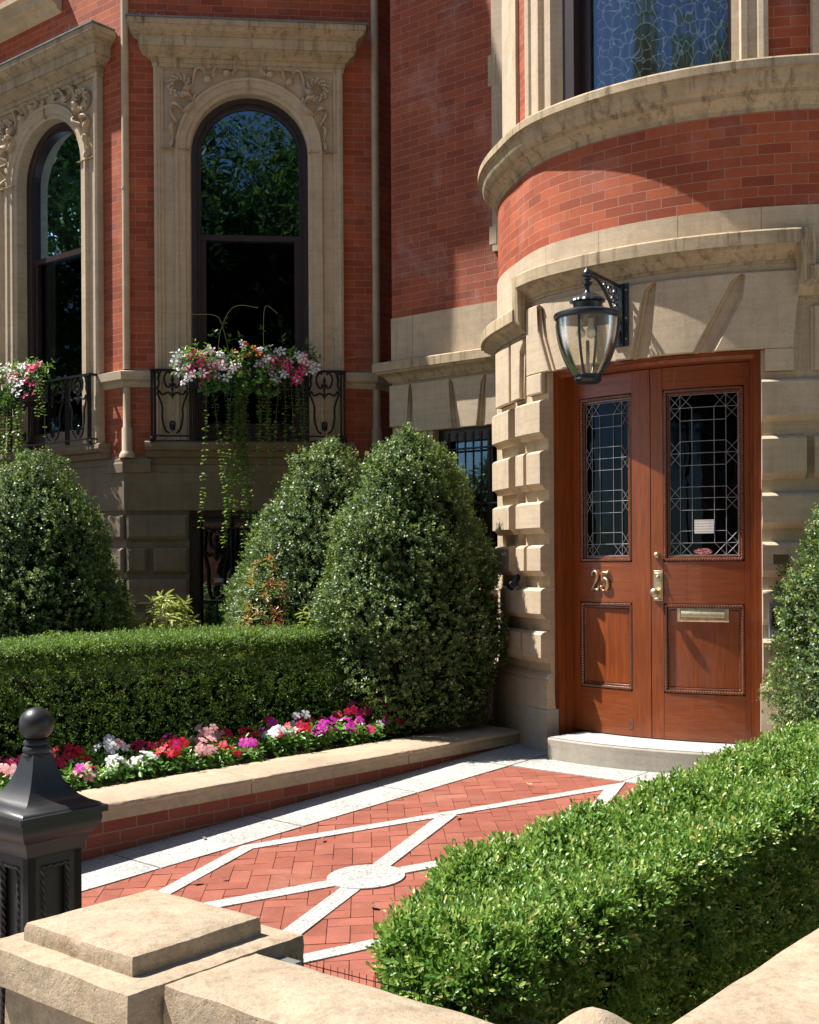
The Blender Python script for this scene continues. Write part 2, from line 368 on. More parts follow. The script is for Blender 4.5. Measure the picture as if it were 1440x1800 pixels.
# ------------------------------------------------------------------ leaves
def leafmesh(name, P, D, N, L, W, tint, mat, parent=None, world=False, fold=.25, fine=True, curl=.15):
    n = len(P); D = D / np.linalg.norm(D, axis=1, keepdims=True); N = N - D * (N * D).sum(1, keepdims=True); N /= np.linalg.norm(N, axis=1, keepdims=True) + 1e-9
    S = np.cross(D, N); L = np.broadcast_to(L, n)[:, None]; W = np.broadcast_to(W, n)[:, None]
    if fine: tt = [0, .32, .7, 1, .7, .32]; ss = [0, .40, .5, 0, -.5, -.40]; fc = np.array([[0, 1, 2, 3], [0, 3, 4, 5]])
    else: tt = [0, .55, 1, .55]; ss = [0, .5, 0, -.5]; fc = np.array([[0, 1, 2, 3]])
    k = len(tt); V = np.empty((n, k, 3))
    for i in range(k): V[:, i] = P + D * L * tt[i] + S * W * ss[i] + N * (W * abs(ss[i]) * fold - L * curl * tt[i] ** 2)
    me = bpy.data.meshes.new(name); nf = len(fc) * n
    idx = (fc[None] + (np.arange(n) * k)[:, None, None]).reshape(-1)
    me.vertices.add(n * k); me.vertices.foreach_set('co', V.reshape(-1).astype(np.float32))
    me.loops.add(nf * 4); me.loops.foreach_set('vertex_index', idx.astype(np.int32))
    me.polygons.add(nf); me.polygons.foreach_set('loop_start', (np.arange(nf) * 4).astype(np.int32)); me.polygons.foreach_set('loop_total', np.full(nf, 4, np.int32))
    me.update(calc_edges=True)
    a = me.attributes.new('tint', 'FLOAT', 'POINT'); a.data.foreach_set('value', np.repeat(np.clip(tint, 0, 1), k).astype(np.float32))
    me.materials.append(M[mat] if isinstance(mat, str) else mat)
    o = bpy.data.objects.new(name, me); COL.objects.link(o)
    if parent is not None: attach(o, parent, world)
    return o
def unit(v): return v / (np.linalg.norm(v, axis=-1, keepdims=True) + 1e-9)
def sprigs(B, A, ln, k, L, W, el0=75, el1=25, tipt=.6, jit=.25):
    """B bases, A axes; returns leaf arrays"""
    n = len(B); A = unit(A); u = unit(np.cross(A, rng.normal(size=(n, 3)))); v = np.cross(A, u)
    Ps, Ds, Ns, Ls, Ws, Ts = [], [], [], [], [], []
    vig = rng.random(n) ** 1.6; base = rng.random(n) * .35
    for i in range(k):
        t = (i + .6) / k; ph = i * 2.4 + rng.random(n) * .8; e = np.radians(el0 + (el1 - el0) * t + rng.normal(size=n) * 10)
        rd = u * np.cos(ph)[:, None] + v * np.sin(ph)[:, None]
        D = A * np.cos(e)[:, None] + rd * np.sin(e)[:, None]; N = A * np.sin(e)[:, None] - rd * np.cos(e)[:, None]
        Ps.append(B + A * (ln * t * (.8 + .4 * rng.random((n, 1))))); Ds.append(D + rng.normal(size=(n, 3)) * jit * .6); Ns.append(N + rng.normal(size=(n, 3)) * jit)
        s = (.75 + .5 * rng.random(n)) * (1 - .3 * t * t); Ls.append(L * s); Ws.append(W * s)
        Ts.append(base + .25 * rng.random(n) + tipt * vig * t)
    return [np.concatenate(x) for x in (Ps, Ds, Ns, Ls, Ws, Ts)]

# ================================================================== SETTING
def big_ground():
    mb = MB(); mb.add([(-400, -400, -.06), (400, -400, -.06), (400, 400, -.06), (-400, 400, -.06)], [(0, 1, 2, 3)])
    tagit(mb.build('ground', 'ground'), kind='structure')
big_ground()
PA = Vector((-1.693, 6.257)); PW = Vector((.67908, .73407)); PQ = Vector((.73407, -.67908))
def pat(a, b, dz=0.): p = PA + PW * a + PQ * b; return (p.x, p.y, .03 + .0515 * a + dz)
def patpoly(mb, pts, dz, th=.006):
    n = len(pts); mb.add([pat(a, b, dz) for a, b in pts] + [pat(a, b, dz - th) for a, b in pts], [tuple(range(n))] + [(n + i, n + (i + 1) % n, (i + 1) % n, i) for i in range(n)])
def patio():
    mb = MB(); mb.add([pat(-3.2, -.02, -.012), pat(-3.2, 3.0, -.012), pat(3.7, 3.0, -.012), pat(3.7, -.02, -.012)], [(0, 1, 2, 3)])
    tagit(mb.build('patio_bedding', m_simple('dark_joint_sand', (.07, .05, .04), .95)), kind='structure')
    V = []; Fc = []; T = []; l, g = .2, .1; j = .0017
    c, s = math.cos(rad(45)), math.sin(rad(45))
    for i in range(-60, 60):
        for k in range(-40, 40):
            for (x0, y0, x1, y1) in ((i * g + k * 4 * g, i * g, i * g + k * 4 * g + l, i * g + g), (i * g + k * 4 * g + l, i * g - g, i * g + k * 4 * g + l + g, i * g + g)):
                cx, cy = (x0 + x1) / 2, (y0 + y1) / 2; a, b = cx * c - cy * s + .7, cx * s + cy * c + 1.4
                if not (-3.1 < a < 3.25 and .3 < b < 2.9): continue
                h = R.uniform(-.0012, .0012); o = len(V); pts = [(x0 + j, y0 + j), (x1 - j, y0 + j), (x1 - j, y1 - j), (x0 + j, y1 - j)]
                tl = R.uniform(-.0012, .0012)
                top = [pat(x * c - y * s + .7, x * s + y * c + 1.4, h + tl * (q % 3 - 1)) for q, (x, y) in enumerate(pts)]
                V += top + [(p[0], p[1], p[2] - .012) for p in top]; Fc += [(o, o + 1, o + 2, o + 3)] + [(o + 4 + q, o + 4 + (q + 1) % 4, o + (q + 1) % 4, o + q) for q in range(4)]; T += [R.random()] * 8
    me = bpy.data.meshes.new('patio'); me.from_pydata(V, [], Fc); at = me.attributes.new('tint', 'FLOAT', 'POINT'); at.data.foreach_set('value', T); me.materials.append(M['pave'])
    o = bpy.data.objects.new('patio', me); COL.objects.link(o); tagit(o, kind='structure')
    mb = MB()
    js = [-3.2, -2.76, -1.79, -.82, .15, 1.12, 2.09, 3.02, 3.75]
    for a0, a1 in zip(js, js[1:]): patpoly(mb, [(a0 + .006, -.02), (a1 - .006, -.02), (a1 - .006, .43), (a0 + .006, .43)], .006, .018)
    for a0, a1 in zip(js, js[1:-1] + [3.02]): patpoly(mb, [(a0 + .004, 2.42), (a1 - .004, 2.42), (a1 - .004, 2.86), (a0 + .004, 2.86)], .006, .018)
    bs = [.44, 1.33, 2.15, 2.86]
    for b0, b1 in zip(bs, bs[1:]): patpoly(mb, [(3.03, b0 + .004), (3.75, b0 + .004), (3.75, b1 - .004), (3.03, b1 - .004)], .006, .018)
    tagit(mb.build('patio_border', 'granite'), kind='structure')
    mb = MB()
    def band(p, q, wd, cut0=0., cut1=0.):
        p, q = Vector(p), Vector(q); d = (q - p).normalized(); n = Vector((-d.y, d.x)) * wd / 2; p = p + d * cut0; q = q - d * cut1
        patpoly(mb, [tuple(p - n), tuple(q - n), tuple(q + n), tuple(p + n)][::1], .006, .012)
    Lf, Fa, Rt, Ne, Ci = (.66, .5), (2.9, 1.36), (.66, 2.3), (-1.72, 1.4), (.655, 1.4)
    wd = .088
    sh = 1.07
    cm = ((Lf[0] + Rt[0]) / 2, 1.4)
    def off(p, d):
        if abs(p[1] - cm[1]) < .3: return (p[0] + d * 2.75 * (1 if p[0] > cm[0] else -1), p[1])
        return (p[0], p[1] + d * 1.07 * (1 if p[1] > cm[1] else -1))
    vv = [Lf, Fa, Rt, Ne]
    for i in range(4): p, q = vv[i], vv[(i + 1) % 4]; patpoly(mb, [off(p, -wd / 2), off(q, -wd / 2), off(q, wd / 2), off(p, wd / 2)], .006, .012)
    tagit(mb.build('patio_diamond_band', 'granite_white'), kind='structure')
    mb = MB(); wd = .10
    for q in ((1.83, .935), (1.83, 1.865), (-.52, .935), (-.52, 1.865)): band(Ci, q, wd, .15, .045)
    tagit(mb.build('patio_cross_band', 'granite_white'), kind='structure')
    mb = MB(); patpoly(mb, [(Ci[0] + .19 * math.cos(t * math.pi / 24), Ci[1] + .19 * math.sin(t * math.pi / 24)) for t in range(48)], .0085, .014)
    tagit(mb.build('patio_circle', 'granite_white'), kind='structure')
patio()
def beds():
    def bed(name, a0, a1, b0, b1, z0, slope, nx, ny, amp):
        V = []; k = ny + 1
        for i in range(nx + 1):
            for j in range(ny + 1):
                a = a0 + (a1 - a0) * i / nx; b = b0 + (b1 - b0) * j / ny; p = PA + PW * a + PQ * b
                V.append((p.x, p.y, z0 + slope * a + amp * (math.sin(a * 7 + b * 3) + math.sin(b * 9 - a * 4)) + R.uniform(-amp, amp) * .8))
        mb = MB(); mb.add(V, [(i * k + j, (i + 1) * k + j, (i + 1) * k + j + 1, i * k + j + 1) for i in range(nx) for j in range(ny)])
        tagit(mb.build(name, 'soil', smooth=180), kind='structure')
    bed('planting_bed', -6, 6.5, -6, -.2, .235, .004, 130, 60, .008)
    bed('hedge_bed', -1.6, 4.6, 2.87, 4.6, .05, .05, 60, 20, .006)
beds()

# ================================================================== BAY HOUSE
bay = empty('bay_townhouse', (-1.6, 11.9, 0), 'red brick townhouse bay with two tall arched windows behind the left bushes', 'house')
ZT = 10.3
def bay_walls():
    hole = lambda c: (c - .80, c + .80, 2.7, 6.35)
    mb = MB(); sheet(mb, F1, 0, 2.395, 2.46, ZT, 0, [hole(1.195)]); sheet(mb, F0, -2.9, 0, 2.46, ZT, 0, [hole(-1.235)])
    mb.build('brick_wall', 'brick', bay)
    mb = MB(); sheet(mb, F3, 0, 3.0, -.1, ZT); mb.build('return_wall', 'brick', bay)
    # hidden back walls and roof so that no light leaks in
    a, b, c = F0(-2.9, 0, 0), F1(0, 0, 0), F1(2.395, 0, 0); d = F3(3, 0, 0); e = (-6.5, 17.5, 0); g = (a[0] - 2.2, a[1] + .3, 0)
    foot = [a, b, c, d, e, g]; mb = MB()
    for p, q in ((d, e), (e, g), (g, a)): mb.add([(p[0], p[1], -.1), (q[0], q[1], -.1), (q[0], q[1], ZT), (p[0], p[1], ZT)], [(0, 1, 2, 3)], [(0, 0), (4, 0), (4, 8), (0, 8)])
    mb.add([(p[0], p[1], ZT) for p in foot], [tuple(range(6))]); mb.add([(p[0], p[1], 2.3) for p in foot], [tuple(range(6))])
    mb.build('rear_wall', m_simple('dark_plaster', (.02, .018, .016), .9), bay)  # near black stands in for the unlit rooms behind the glass
    mb = MB(); pr = [(0, 10.05), (.1, 10.1), (.2, 10.25), (.42, 10.4), (.44, 10.62), (0, 10.7)]
    mould(mb, F1, 0, 2.395, pr, -.414, .414); mould(mb, F0, -2.9, 0, pr, 0, .414); mould(mb, F3, 0, 2.5, pr, -.414, 0); mb.build('eaves_cornice', 'stone', bay)  # added out of view, height and overhang set to shade the flat wall
    # belt cornice near the top left of the picture
    pr = [(0, 7.18), (.05, 7.2), (.07, 7.24), (.14, 7.27), (.16, 7.33), (.22, 7.36), (.22, 7.42), (0, 7.48)]
    mb = MB(); mould(mb, F0, -2.9, -1.0, pr, 0, 0); mb.build('belt_cornice', 'stone', bay)
    # stone base
    mb = MB()
    for fr, s0, s1, m0, m1, hl in ((F1, 0, 2.395, -.414, .414, (.6, 2.0)), (F0, -2.9, 0, 0, .414, (-1.85, -.65)), (F3, 0, 1.0, -.414, 0, None)):
        mould(mb, fr, s0, s1, [(0, 2.095), (.035, 2.095), (.035, 2.46), (0, 2.46)], m0, m1)
        if hl: sheet(mb, fr, s0, hl[0], -.1, 2.095); sheet(mb, fr, hl[1], s1, -.1, 2.095); sheet(mb, fr, hl[0], hl[1], -.1, .45)
        mould(mb, fr, s0, s1, [(0, 2.462), (.028, 2.462), (.03, 2.53), (.012, 2.54), (.012, 2.60), (0, 2.61)], m0, m1)
    mb.build('stone_base', 'stone_brown', bay)
    mb = MB()                                # rusticated basement blocks
    zz = [(1.82, 2.05), (1.50, 1.735), (1.18, 1.437), (.86, 1.12), (.54, .80), (.2, .48)]
    for i, (a, b) in enumerate(zz):
        for fr, s0, s1, m in ((F1, .005, .59, .23), (F1, 2.01, 2.39, 2.2), (F0, -.64, -.005, -.25), (F0, -2.8, -1.86, -2.3)):
            kw = dict(name='basement_block', mat='stone_brown', parent=bay)
            if i % 2 and i < 4: solo(fr, s0, m - .03, a, b, -.02, .05, **kw); solo(fr, m + .03, s1, a, b, -.02, .05, **kw)
            else: solo(fr, s0, s1, a, b, -.02, .05, **kw)
    mb = MB()                                # sill ledges
    for fr, c in ((F1, 1.195), (F0, -1.235)):
        mould(mb, fr, c - 1.0, c + 1.0, [(0, 2.6), (.05, 2.61), (.06, 2.66), (.13, 2.67), (.15, 2.70), (.14, 2.74), (.12, 2.755), (-.3, 2.77)])
    mb.build('sill_ledge', 'stone_brown', bay, 35)
    mb = MB()                                # belt at railing height
    pr = [(0, 3.275), (.03, 3.28), (.045, 3.31), (.04, 3.33), (.075, 3.35), (.08, 3.425), (0, 3.45)]
    mould(mb, F1, 0, .27, pr, -.414, 0); mould(mb, F0, -.34, 0, pr, 0, .414); mb.build('stone_belt', 'stone', bay)
    mb = MB(); mould(mb, F1, 2.115, 2.395, pr, 0, .414); mould(mb, F3, 0, 1.2, pr, -.414, 0); mb.build('stone_belt', 'stone', bay)
    mb = MB(); mould(mb, F0, -2.9, -2.13, pr); mb.build('stone_belt', 'stone', bay)
    for sx in (0, 2.395):                   # colonnette with pedestal at each corner
        fr = F1; dn = (F1.nn[0] + (F0.nn[0] if sx == 0 else F3.nn[0]), F1.nn[1] + (F0.nn[1] if sx == 0 else F3.nn[1])); l = math.hypot(*dn); dn = (dn[0] / l, dn[1] / l)
        p = F1(sx, 0, 0); c = (p[0] + dn[0] * .012 + .02 * F1.e[0], p[1] + dn[1] * .012)
        mb = MB(); lathe(mb, (c[0], c[1], 0), [(.0, 2.6), (.078, 2.6), (.075, 2.63), (.06, 2.655), (.05, 2.67), (.05, 2.88), (.038, 2.90), (.036, 3.275)], 16); lathe(mb, (c[0], c[1], 0), [(.036, 3.45), (.036, 5.18), (.041, 5.18), (.041, 5.21), (.036, 5.21), (.036, ZT - .2)], 16)
        mb.build('colonnette', 'pipe', bay, 40)
    mb = MB(); pr = [(0, 2.46), (.06, 2.46), (.06, 2.545), (.045, 2.56), (.045, 2.585), (0, 2.62)]
    mould(mb, F1, 0, .24, pr, -.414, 0); mould(mb, F0, -.2, 0, pr, 0, .414); mb.build('pedestal', 'stone_brown', bay)
    mb = MB(); mould(mb, F1, 2.15, 2.395, pr, 0, .414); mb.build('pedestal', 'stone_brown', bay)
bay_walls()

def arch_path(c, r, z0, zs, m=24):
    pts = [(c - r, z0, -1, 0), (c - r, zs, -1, 0)]
    pts += [(c - r * math.cos(t * math.pi / m), zs + r * math.sin(t * math.pi / m), -math.cos(t * math.pi / m), math.sin(t * math.pi / m)) for t in range(1, m)]
    return pts + [(c + r, zs, 1, 0), (c + r, z0, 1, 0)]
def sweep_arch(mb, fr, c, r, z0, zs, prof, m=24):
    pts = arch_path(c, r, z0, zs, m); k = len(prof)
    V = [fr(x + nx * o, n, z + nz * o) for (x, z, nx, nz) in pts for (o, n) in prof]
    mb.add(V, [(i * k + j, i * k + j + 1, (i + 1) * k + j + 1, (i + 1) * k + j) for i in range(len(pts) - 1) for j in range(k - 1)])
def ornament(fr, c, sg, parent):
    mb = MB(); X = lambda pts: [(c + sg * x, z) for x, z in pts]
    wc = (-.66, 6.17); ring = []
    for k in range(34):                     # wreath of small leaves
        a = 2 * math.pi * k / 34; rr = .083 + .018 * (k % 3 - 1); p = Vector(fr(c + sg * (wc[0] + rr * math.cos(a)), .065 + .018 * (k % 2), wc[1] + rr * math.sin(a)))
        t = Vector(fr(c + sg * (wc[0] + (rr + .012) * math.cos(a + .36)), .095, wc[1] + (rr + .012) * math.sin(a + .36)))
        tube(mb, [p + (t - p) * q for q in (0, .3, .7, 1)], [.005, .019, .016, .004], 6)
    tube(mb, on(fr, X([(wc[0] + .083 * math.cos(a * .2618), wc[1] + .083 * math.sin(a * .2618)) for a in range(24)]), .05), .028, 8, True)
    def ribbon(pts, w0=.036, w1=.026):
        P = smoothline([Vector((x, z, 0)) for x, z in pts], 6); n = len(P)
        q = [Vector(fr(c + sg * p.x, .062 + .036 * math.sin(i * .55), p.y)) for i, p in enumerate(P)]
        tube(mb, q, [(w0 + (w1 - w0) * i / n) * (1 + .25 * math.sin(i * .8)) for i in range(n)], 6, False, .6, (0, 0, 1))
    ribbon([(-.60, 6.12), (-.55, 6.17), (-.51, 6.32), (-.44, 6.34), (-.41, 6.24), (-.35, 6.24), (-.32, 6.34), (-.26, 6.355), (-.22, 6.30), (-.15, 6.315), (-.11, 6.35)], .032, .02)
    ribbon([(-.62, 6.09), (-.56, 6.07), (-.53, 6.00), (-.60, 5.94), (-.68, 5.99), (-.73, 5.98), (-.74, 5.90), (-.70, 5.84), (-.74, 5.78), (-.73, 5.68), (-.745, 5.58)])
    for p in ((-.58, 6.08), (-.15, 6.32), (-.74, 5.62), (-.52, 6.08)):
        q = Vector(fr(c + sg * p[0], .05, p[1])); tube(mb, [q + Vector((0, 0, .03)), q, q - Vector((0, 0, .03))], [.006, .024, .006], 7)
    o = mb.build('carved_wreath', 'stone', parent, 60)
def bay_window(fr, c, curtain):
    mb = MB(); zs = 5.57; r = .567
    sweep_arch(mb, fr, c, r, 2.77, zs, [(0, -.16), (0, .018), (.018, .03), (.035, .03), (.045, .048), (.10, .05), (.112, .066), (.135, .068), (.145, .05), (.15, .03)])
    pts = arch_path(c, r, 2.77, zs); V = []           # spandrel sheet
    for (x, z, nx, nz) in pts:
        a = (x + nx * .148, z + nz * .148)
        if nz == 0: b = (c + nx * .90, z)
        else:
            t1 = .90 / abs(nx) if abs(nx) > 1e-6 else 1e9; t2 = (6.42 - zs) / nz; t = min(t1, t2); b = (c + nx * t, zs + nz * t)
        V += [fr(a[0], .031, a[1]), fr(b[0], .031, b[1])]
    n = len(pts); fcs = [(2 * i, 2 * i + 1, 2 * i + 3, 2 * i + 2) for i in range(n - 1)]
    mb.add(V, fcs)
    for sg in (-1, 1):                        # corner fill
        i = [k for k, p in enumerate(pts) if p[3] > 0]
        best = None
        for k in i[:-1]:
            p, q = pts[k], pts[k + 1]; ta = .90 / max(1e-6, abs(p[2])) < (6.42 - zs) / p[3]; tb = .90 / max(1e-6, abs(q[2])) < (6.42 - zs) / q[3]
            if ta != tb and (p[2] < 0) == (sg < 0): mb.add([V[2 * k + 1], V[2 * k + 3], fr(c + sg * .90, .031, 6.42)], [(0, 1, 2)])
    # outer rectangular moulding
    pr = [(0, 0), (0, .07), (.025, .082), (.04, .07), (.055, .07), (.07, .05), (.09, .046), (.095, .031)]
    k = len(pr); path = [(c - .905, 2.77, 1, 0), (c - .905, 6.43, 1, -1), (c + .905, 6.43, -1, -1), (c + .905, 2.77, -1, 0)]
    V = [fr(x + ix * o, nn, z + iz * o) for (x, z, ix, iz) in path for (o, nn) in pr]
    mb.add(V, [(i * k + j, (i + 1) * k + j, (i + 1) * k + j + 1, i * k + j + 1) for i in range(3) for j in range(k - 1)])
    sur = mb.build('window_surround', 'stone_smooth', bay, 30); 
    for a, b, z_a, z_b in ((c - .90, c - .57, zs - .0025, zs + .0025), (c + .57, c + .90, zs - .0025, zs + .0025), (c - .002, c + .002, zs + .57, 6.42)): mj = MB(); cube(mj, fr, a, b, .03, .0705, z_a, z_b); mj.build('mortar_joint', 'stone_dirty', sur)
    ornament(fr, c, 1, sur); ornament(fr, c, -1, sur)
    mb = MB(); prof = [(0, 6.345), (.012, 6.345), (.012, 6.385), (.022, 6.385), (.022, 6.43), (.034, 6.43), (.05, 6.44), (.078, 6.465), (.115, 6.485), (.115, 6.505), (.13, 6.505), (.13, 6.60), (.142, 6.60), (.142, 6.615), (.155, 6.625), (.18, 6.635), (.20, 6.655), (.208, 6.675), (.22, 6.675), (.22, 6.728), (0, 6.76)]
    V = []; base = .06
    for p, z in prof: V += [fr(c - .905 - p, 0, z), fr(c - .905 - p, base + p, z), fr(c + .905 + p, base + p, z), fr(c + .905 + p, 0, z)]
    mb.add(V, [(4 * i + j, 4 * i + j + 1, 4 * i + j + 5, 4 * i + j + 4) for i in range(len(prof) - 1) for j in range(3)])
    hood = mb.build('window_hood', 'stone_dirty', bay, 25)
    mb = MB(); slab(mb, fr, c - 1.14, c + 1.14, .02, .295, 6.727, 6.742); mb.build('lead_flashing', 'lead', hood)
    mb = MB()
    for k in range(110):
        s = c - 1.1 + 2.2 * k / 110 + R.uniform(-.008, .008); p = Vector(fr(s, R.uniform(.08, .26), 6.742)); q = p + Vector((R.uniform(-.035, .035), R.uniform(-.03, .03), R.uniform(.05, .1))); tube(mb, [p, q], .0012, 3)
    tagit(mb.build('bird_spikes', 'lead', hood), kind='stuff')
    # timber window
    mb = MB(); sweep_arch(mb, fr, c, .48, 2.77, zs, [(-.001, -.21), (0, -.125), (.03, -.125), (.035, -.11), (.07, -.105), (.09, -.10), (.09, -.2)])
    slab(mb, fr, c - .48, c + .48, -.2, -.13, 4.745, 4.80); slab(mb, fr, c - .48, c + .48, -.2, -.12, 2.77, 2.95)
    for sg in (-1, 1): slab(mb, fr, c + sg * .455 - .025, c + sg * .455 + .025, -.2, -.14, 2.95, 4.75)
    win = mb.build('window', 'frame', bay, 40)
    mb = MB(); pts = arch_path(c, .485, 4.80, zs); mb.add([fr(x, -.17, z) for x, z, _, _ in pts], [tuple(range(len(pts)))]); mb.build('upper_glass', 'glass', win)
    mb = MB(); mb.add([fr(c - .48, -.185, 2.9), fr(c + .48, -.185, 2.9), fr(c + .48, -.185, 4.77), fr(c - .48, -.185, 4.77)], [(0, 1, 2, 3)]); mb.build('lower_glass', 'glass_low', win)
    mb = MB()
    for a, b, n0 in curtain:
        N = 24; V = []
        for i in range(N + 1):
            s = c + a + (b - a) * i / N; n = n0 + .02 * math.sin(i * 1.7); V += [fr(s, n, 2.9), fr(s, n, 5.9)]
        mb.add(V, [(2 * i, 2 * i + 2, 2 * i + 3, 2 * i + 1) for i in range(N)])
    if curtain: mb.build('curtain', 'curtain', win, 180)
bay_window(F1, 1.195, [])
bay_window(F0, -1.235, [(-.47, -.34, -.30)])

def scroll_panel(mb, fr, s0, s1, z0, z1, n):
    W = s1 - s0; H = z1 - z0; cx = (s0 + s1) / 2
    for sg in (-1, 1):
        for pts in ([(.10, .04), (.22, .10), (.30, .28), (.30, .44), (.40, .60), (.44, .64), (.40, .69), (.36, .66)],
                    [(.06, .95), (.14, .98), (.24, .90), (.20, .78), (.10, .74), (.06, .80)],
                    [(.46, .70), (.40, .80), (.42, .90), (.34, .98)], [(.0, .60), (.12, .66), (.30, .63), (.40, .69)],
                    [(.05, .09), (.06, .20), (.0, .22)], [(.46, .98), (.38, .92), (.44, .84)]):
            P = smoothline([Vector((cx + sg * x * W, z0 + z * H, 0)) for x, z in pts], 6); tube(mb, [Vector(fr(p.x, n, p.y)) for p in P], .0095, 6)
    for z, r in ((.78, .022), (.72, .015), (.86, .02), (.13, .02), (.62, .014)):
        q = Vector(fr(cx, n, z0 + z * H)); tube(mb, [q + Vector((0, 0, .04)), q, q - Vector((0, 0, .04))], [.004, r, .004], 8)
def railing(fr, c, half, ret, panels):
    n = .15; z0, z1 = 2.80, 3.425; rl = MB()
    P = [(c - half, -.0), (c - half, n), (c + half, n), (c + half, 0)]
    for z, a, b in ((z1, .016, .022), (z0, .011, .012)):
        for (s0, n0), (s1, n1) in zip(P, P[1:]):
            p, q = Vector(fr(s0, n0, z)), Vector(fr(s1, n1, z)); tube(rl, [p, q], b, 4, False, a / b)
    for s in (c - half, c - half + .03, c - half + .36, c - half + .40, c + half - .40, c + half - .36, c + half - .03, c + half): tube(rl, [fr(s, n, 2.76), fr(s, n, z1)], .0145, 4)
    for s in (c - half, c + half):
        tube(rl, [fr(s, n, 2.745), fr(s, n, 2.78), fr(s, n, 2.80)], [.026, .022, .01], 8)
    root = rl.build('iron_railing', 'iron', bay)
    for s0, s1 in panels:
        mb = MB(); scroll_panel(mb, fr, s0, s1, z0, z1, n); mb.build('scroll_panel', 'iron', root)
railing(F1, 1.182, .915, 0, [(.30, .62), (.62 + .05, 1.1), (1.27, 1.70), (1.745, 2.065)])
railing(F0, -1.235, .885, 0, [(-2.08, -1.78), (-1.70, -1.27), (-1.2, -.77), (-.72, -.385)])
def bay_basement():
    for fr, s0, s1 in ((F1, .6, 2.0), (F0, -1.85, -.65)):
        mb = MB()
        for a, b in ((s0, s0 + .10), (s1 - .10, s1)): slab(mb, fr, a, b, -.16, -.06, .45, 2.095)
        slab(mb, fr, s0 + .1, s1 - .1, -.16, -.06, 1.98, 2.09); slab(mb, fr, s0 + .1, s1 - .1, -.16, -.06, .45, .6)
        sheet(mb, fr, s0, s0 + .001, .45, 2.095, -.02)
        slab(mb, fr, (s0 + s1) / 2 - .03, (s0 + s1) / 2 + .03, -.16, -.08, .6, 1.98)
        win = mb.build('basement_window', 'frame', bay)
        mb = MB(); mb.add([fr(s0, -.13, .5), fr(s1, -.13, .5), fr(s1, -.13, 2.09), fr(s0, -.13, 2.09)], [(0, 1, 2, 3)]); mb.build('glass', 'glass_side', win)
        mb = MB(); g = []
        k = int((s1 - s0) / .32)
        for i in range(k + 1): s = s0 + .1 + (s1 - s0 - .2) * i / k; tube(mb, [fr(s, -.0, .45), fr(s, -.0, 2.05)], .011, 6)
        for z in (.55, 1.2, 1.92, 2.02): tube(mb, [fr(s0 + .02, 0, z), fr(s1 - .02, 0, z)], .01, 6)
        for i in range(k):
            a = s0 + .1 + (s1 - s0 - .2) * i / k; b = s0 + .1 + (s1 - s0 - .2) * (i + 1) / k; scroll_panel(mb, fr, a + .02, b - .02, 1.2, 1.92, 0)
            for q in range(1, 4): s = a + (b - a) * q / 4; tube(mb, [fr(s, 0, .55), fr(s, 0, 1.2)], .006, 5)
        mb.build('window_grille', 'iron', win)
bay_basement()

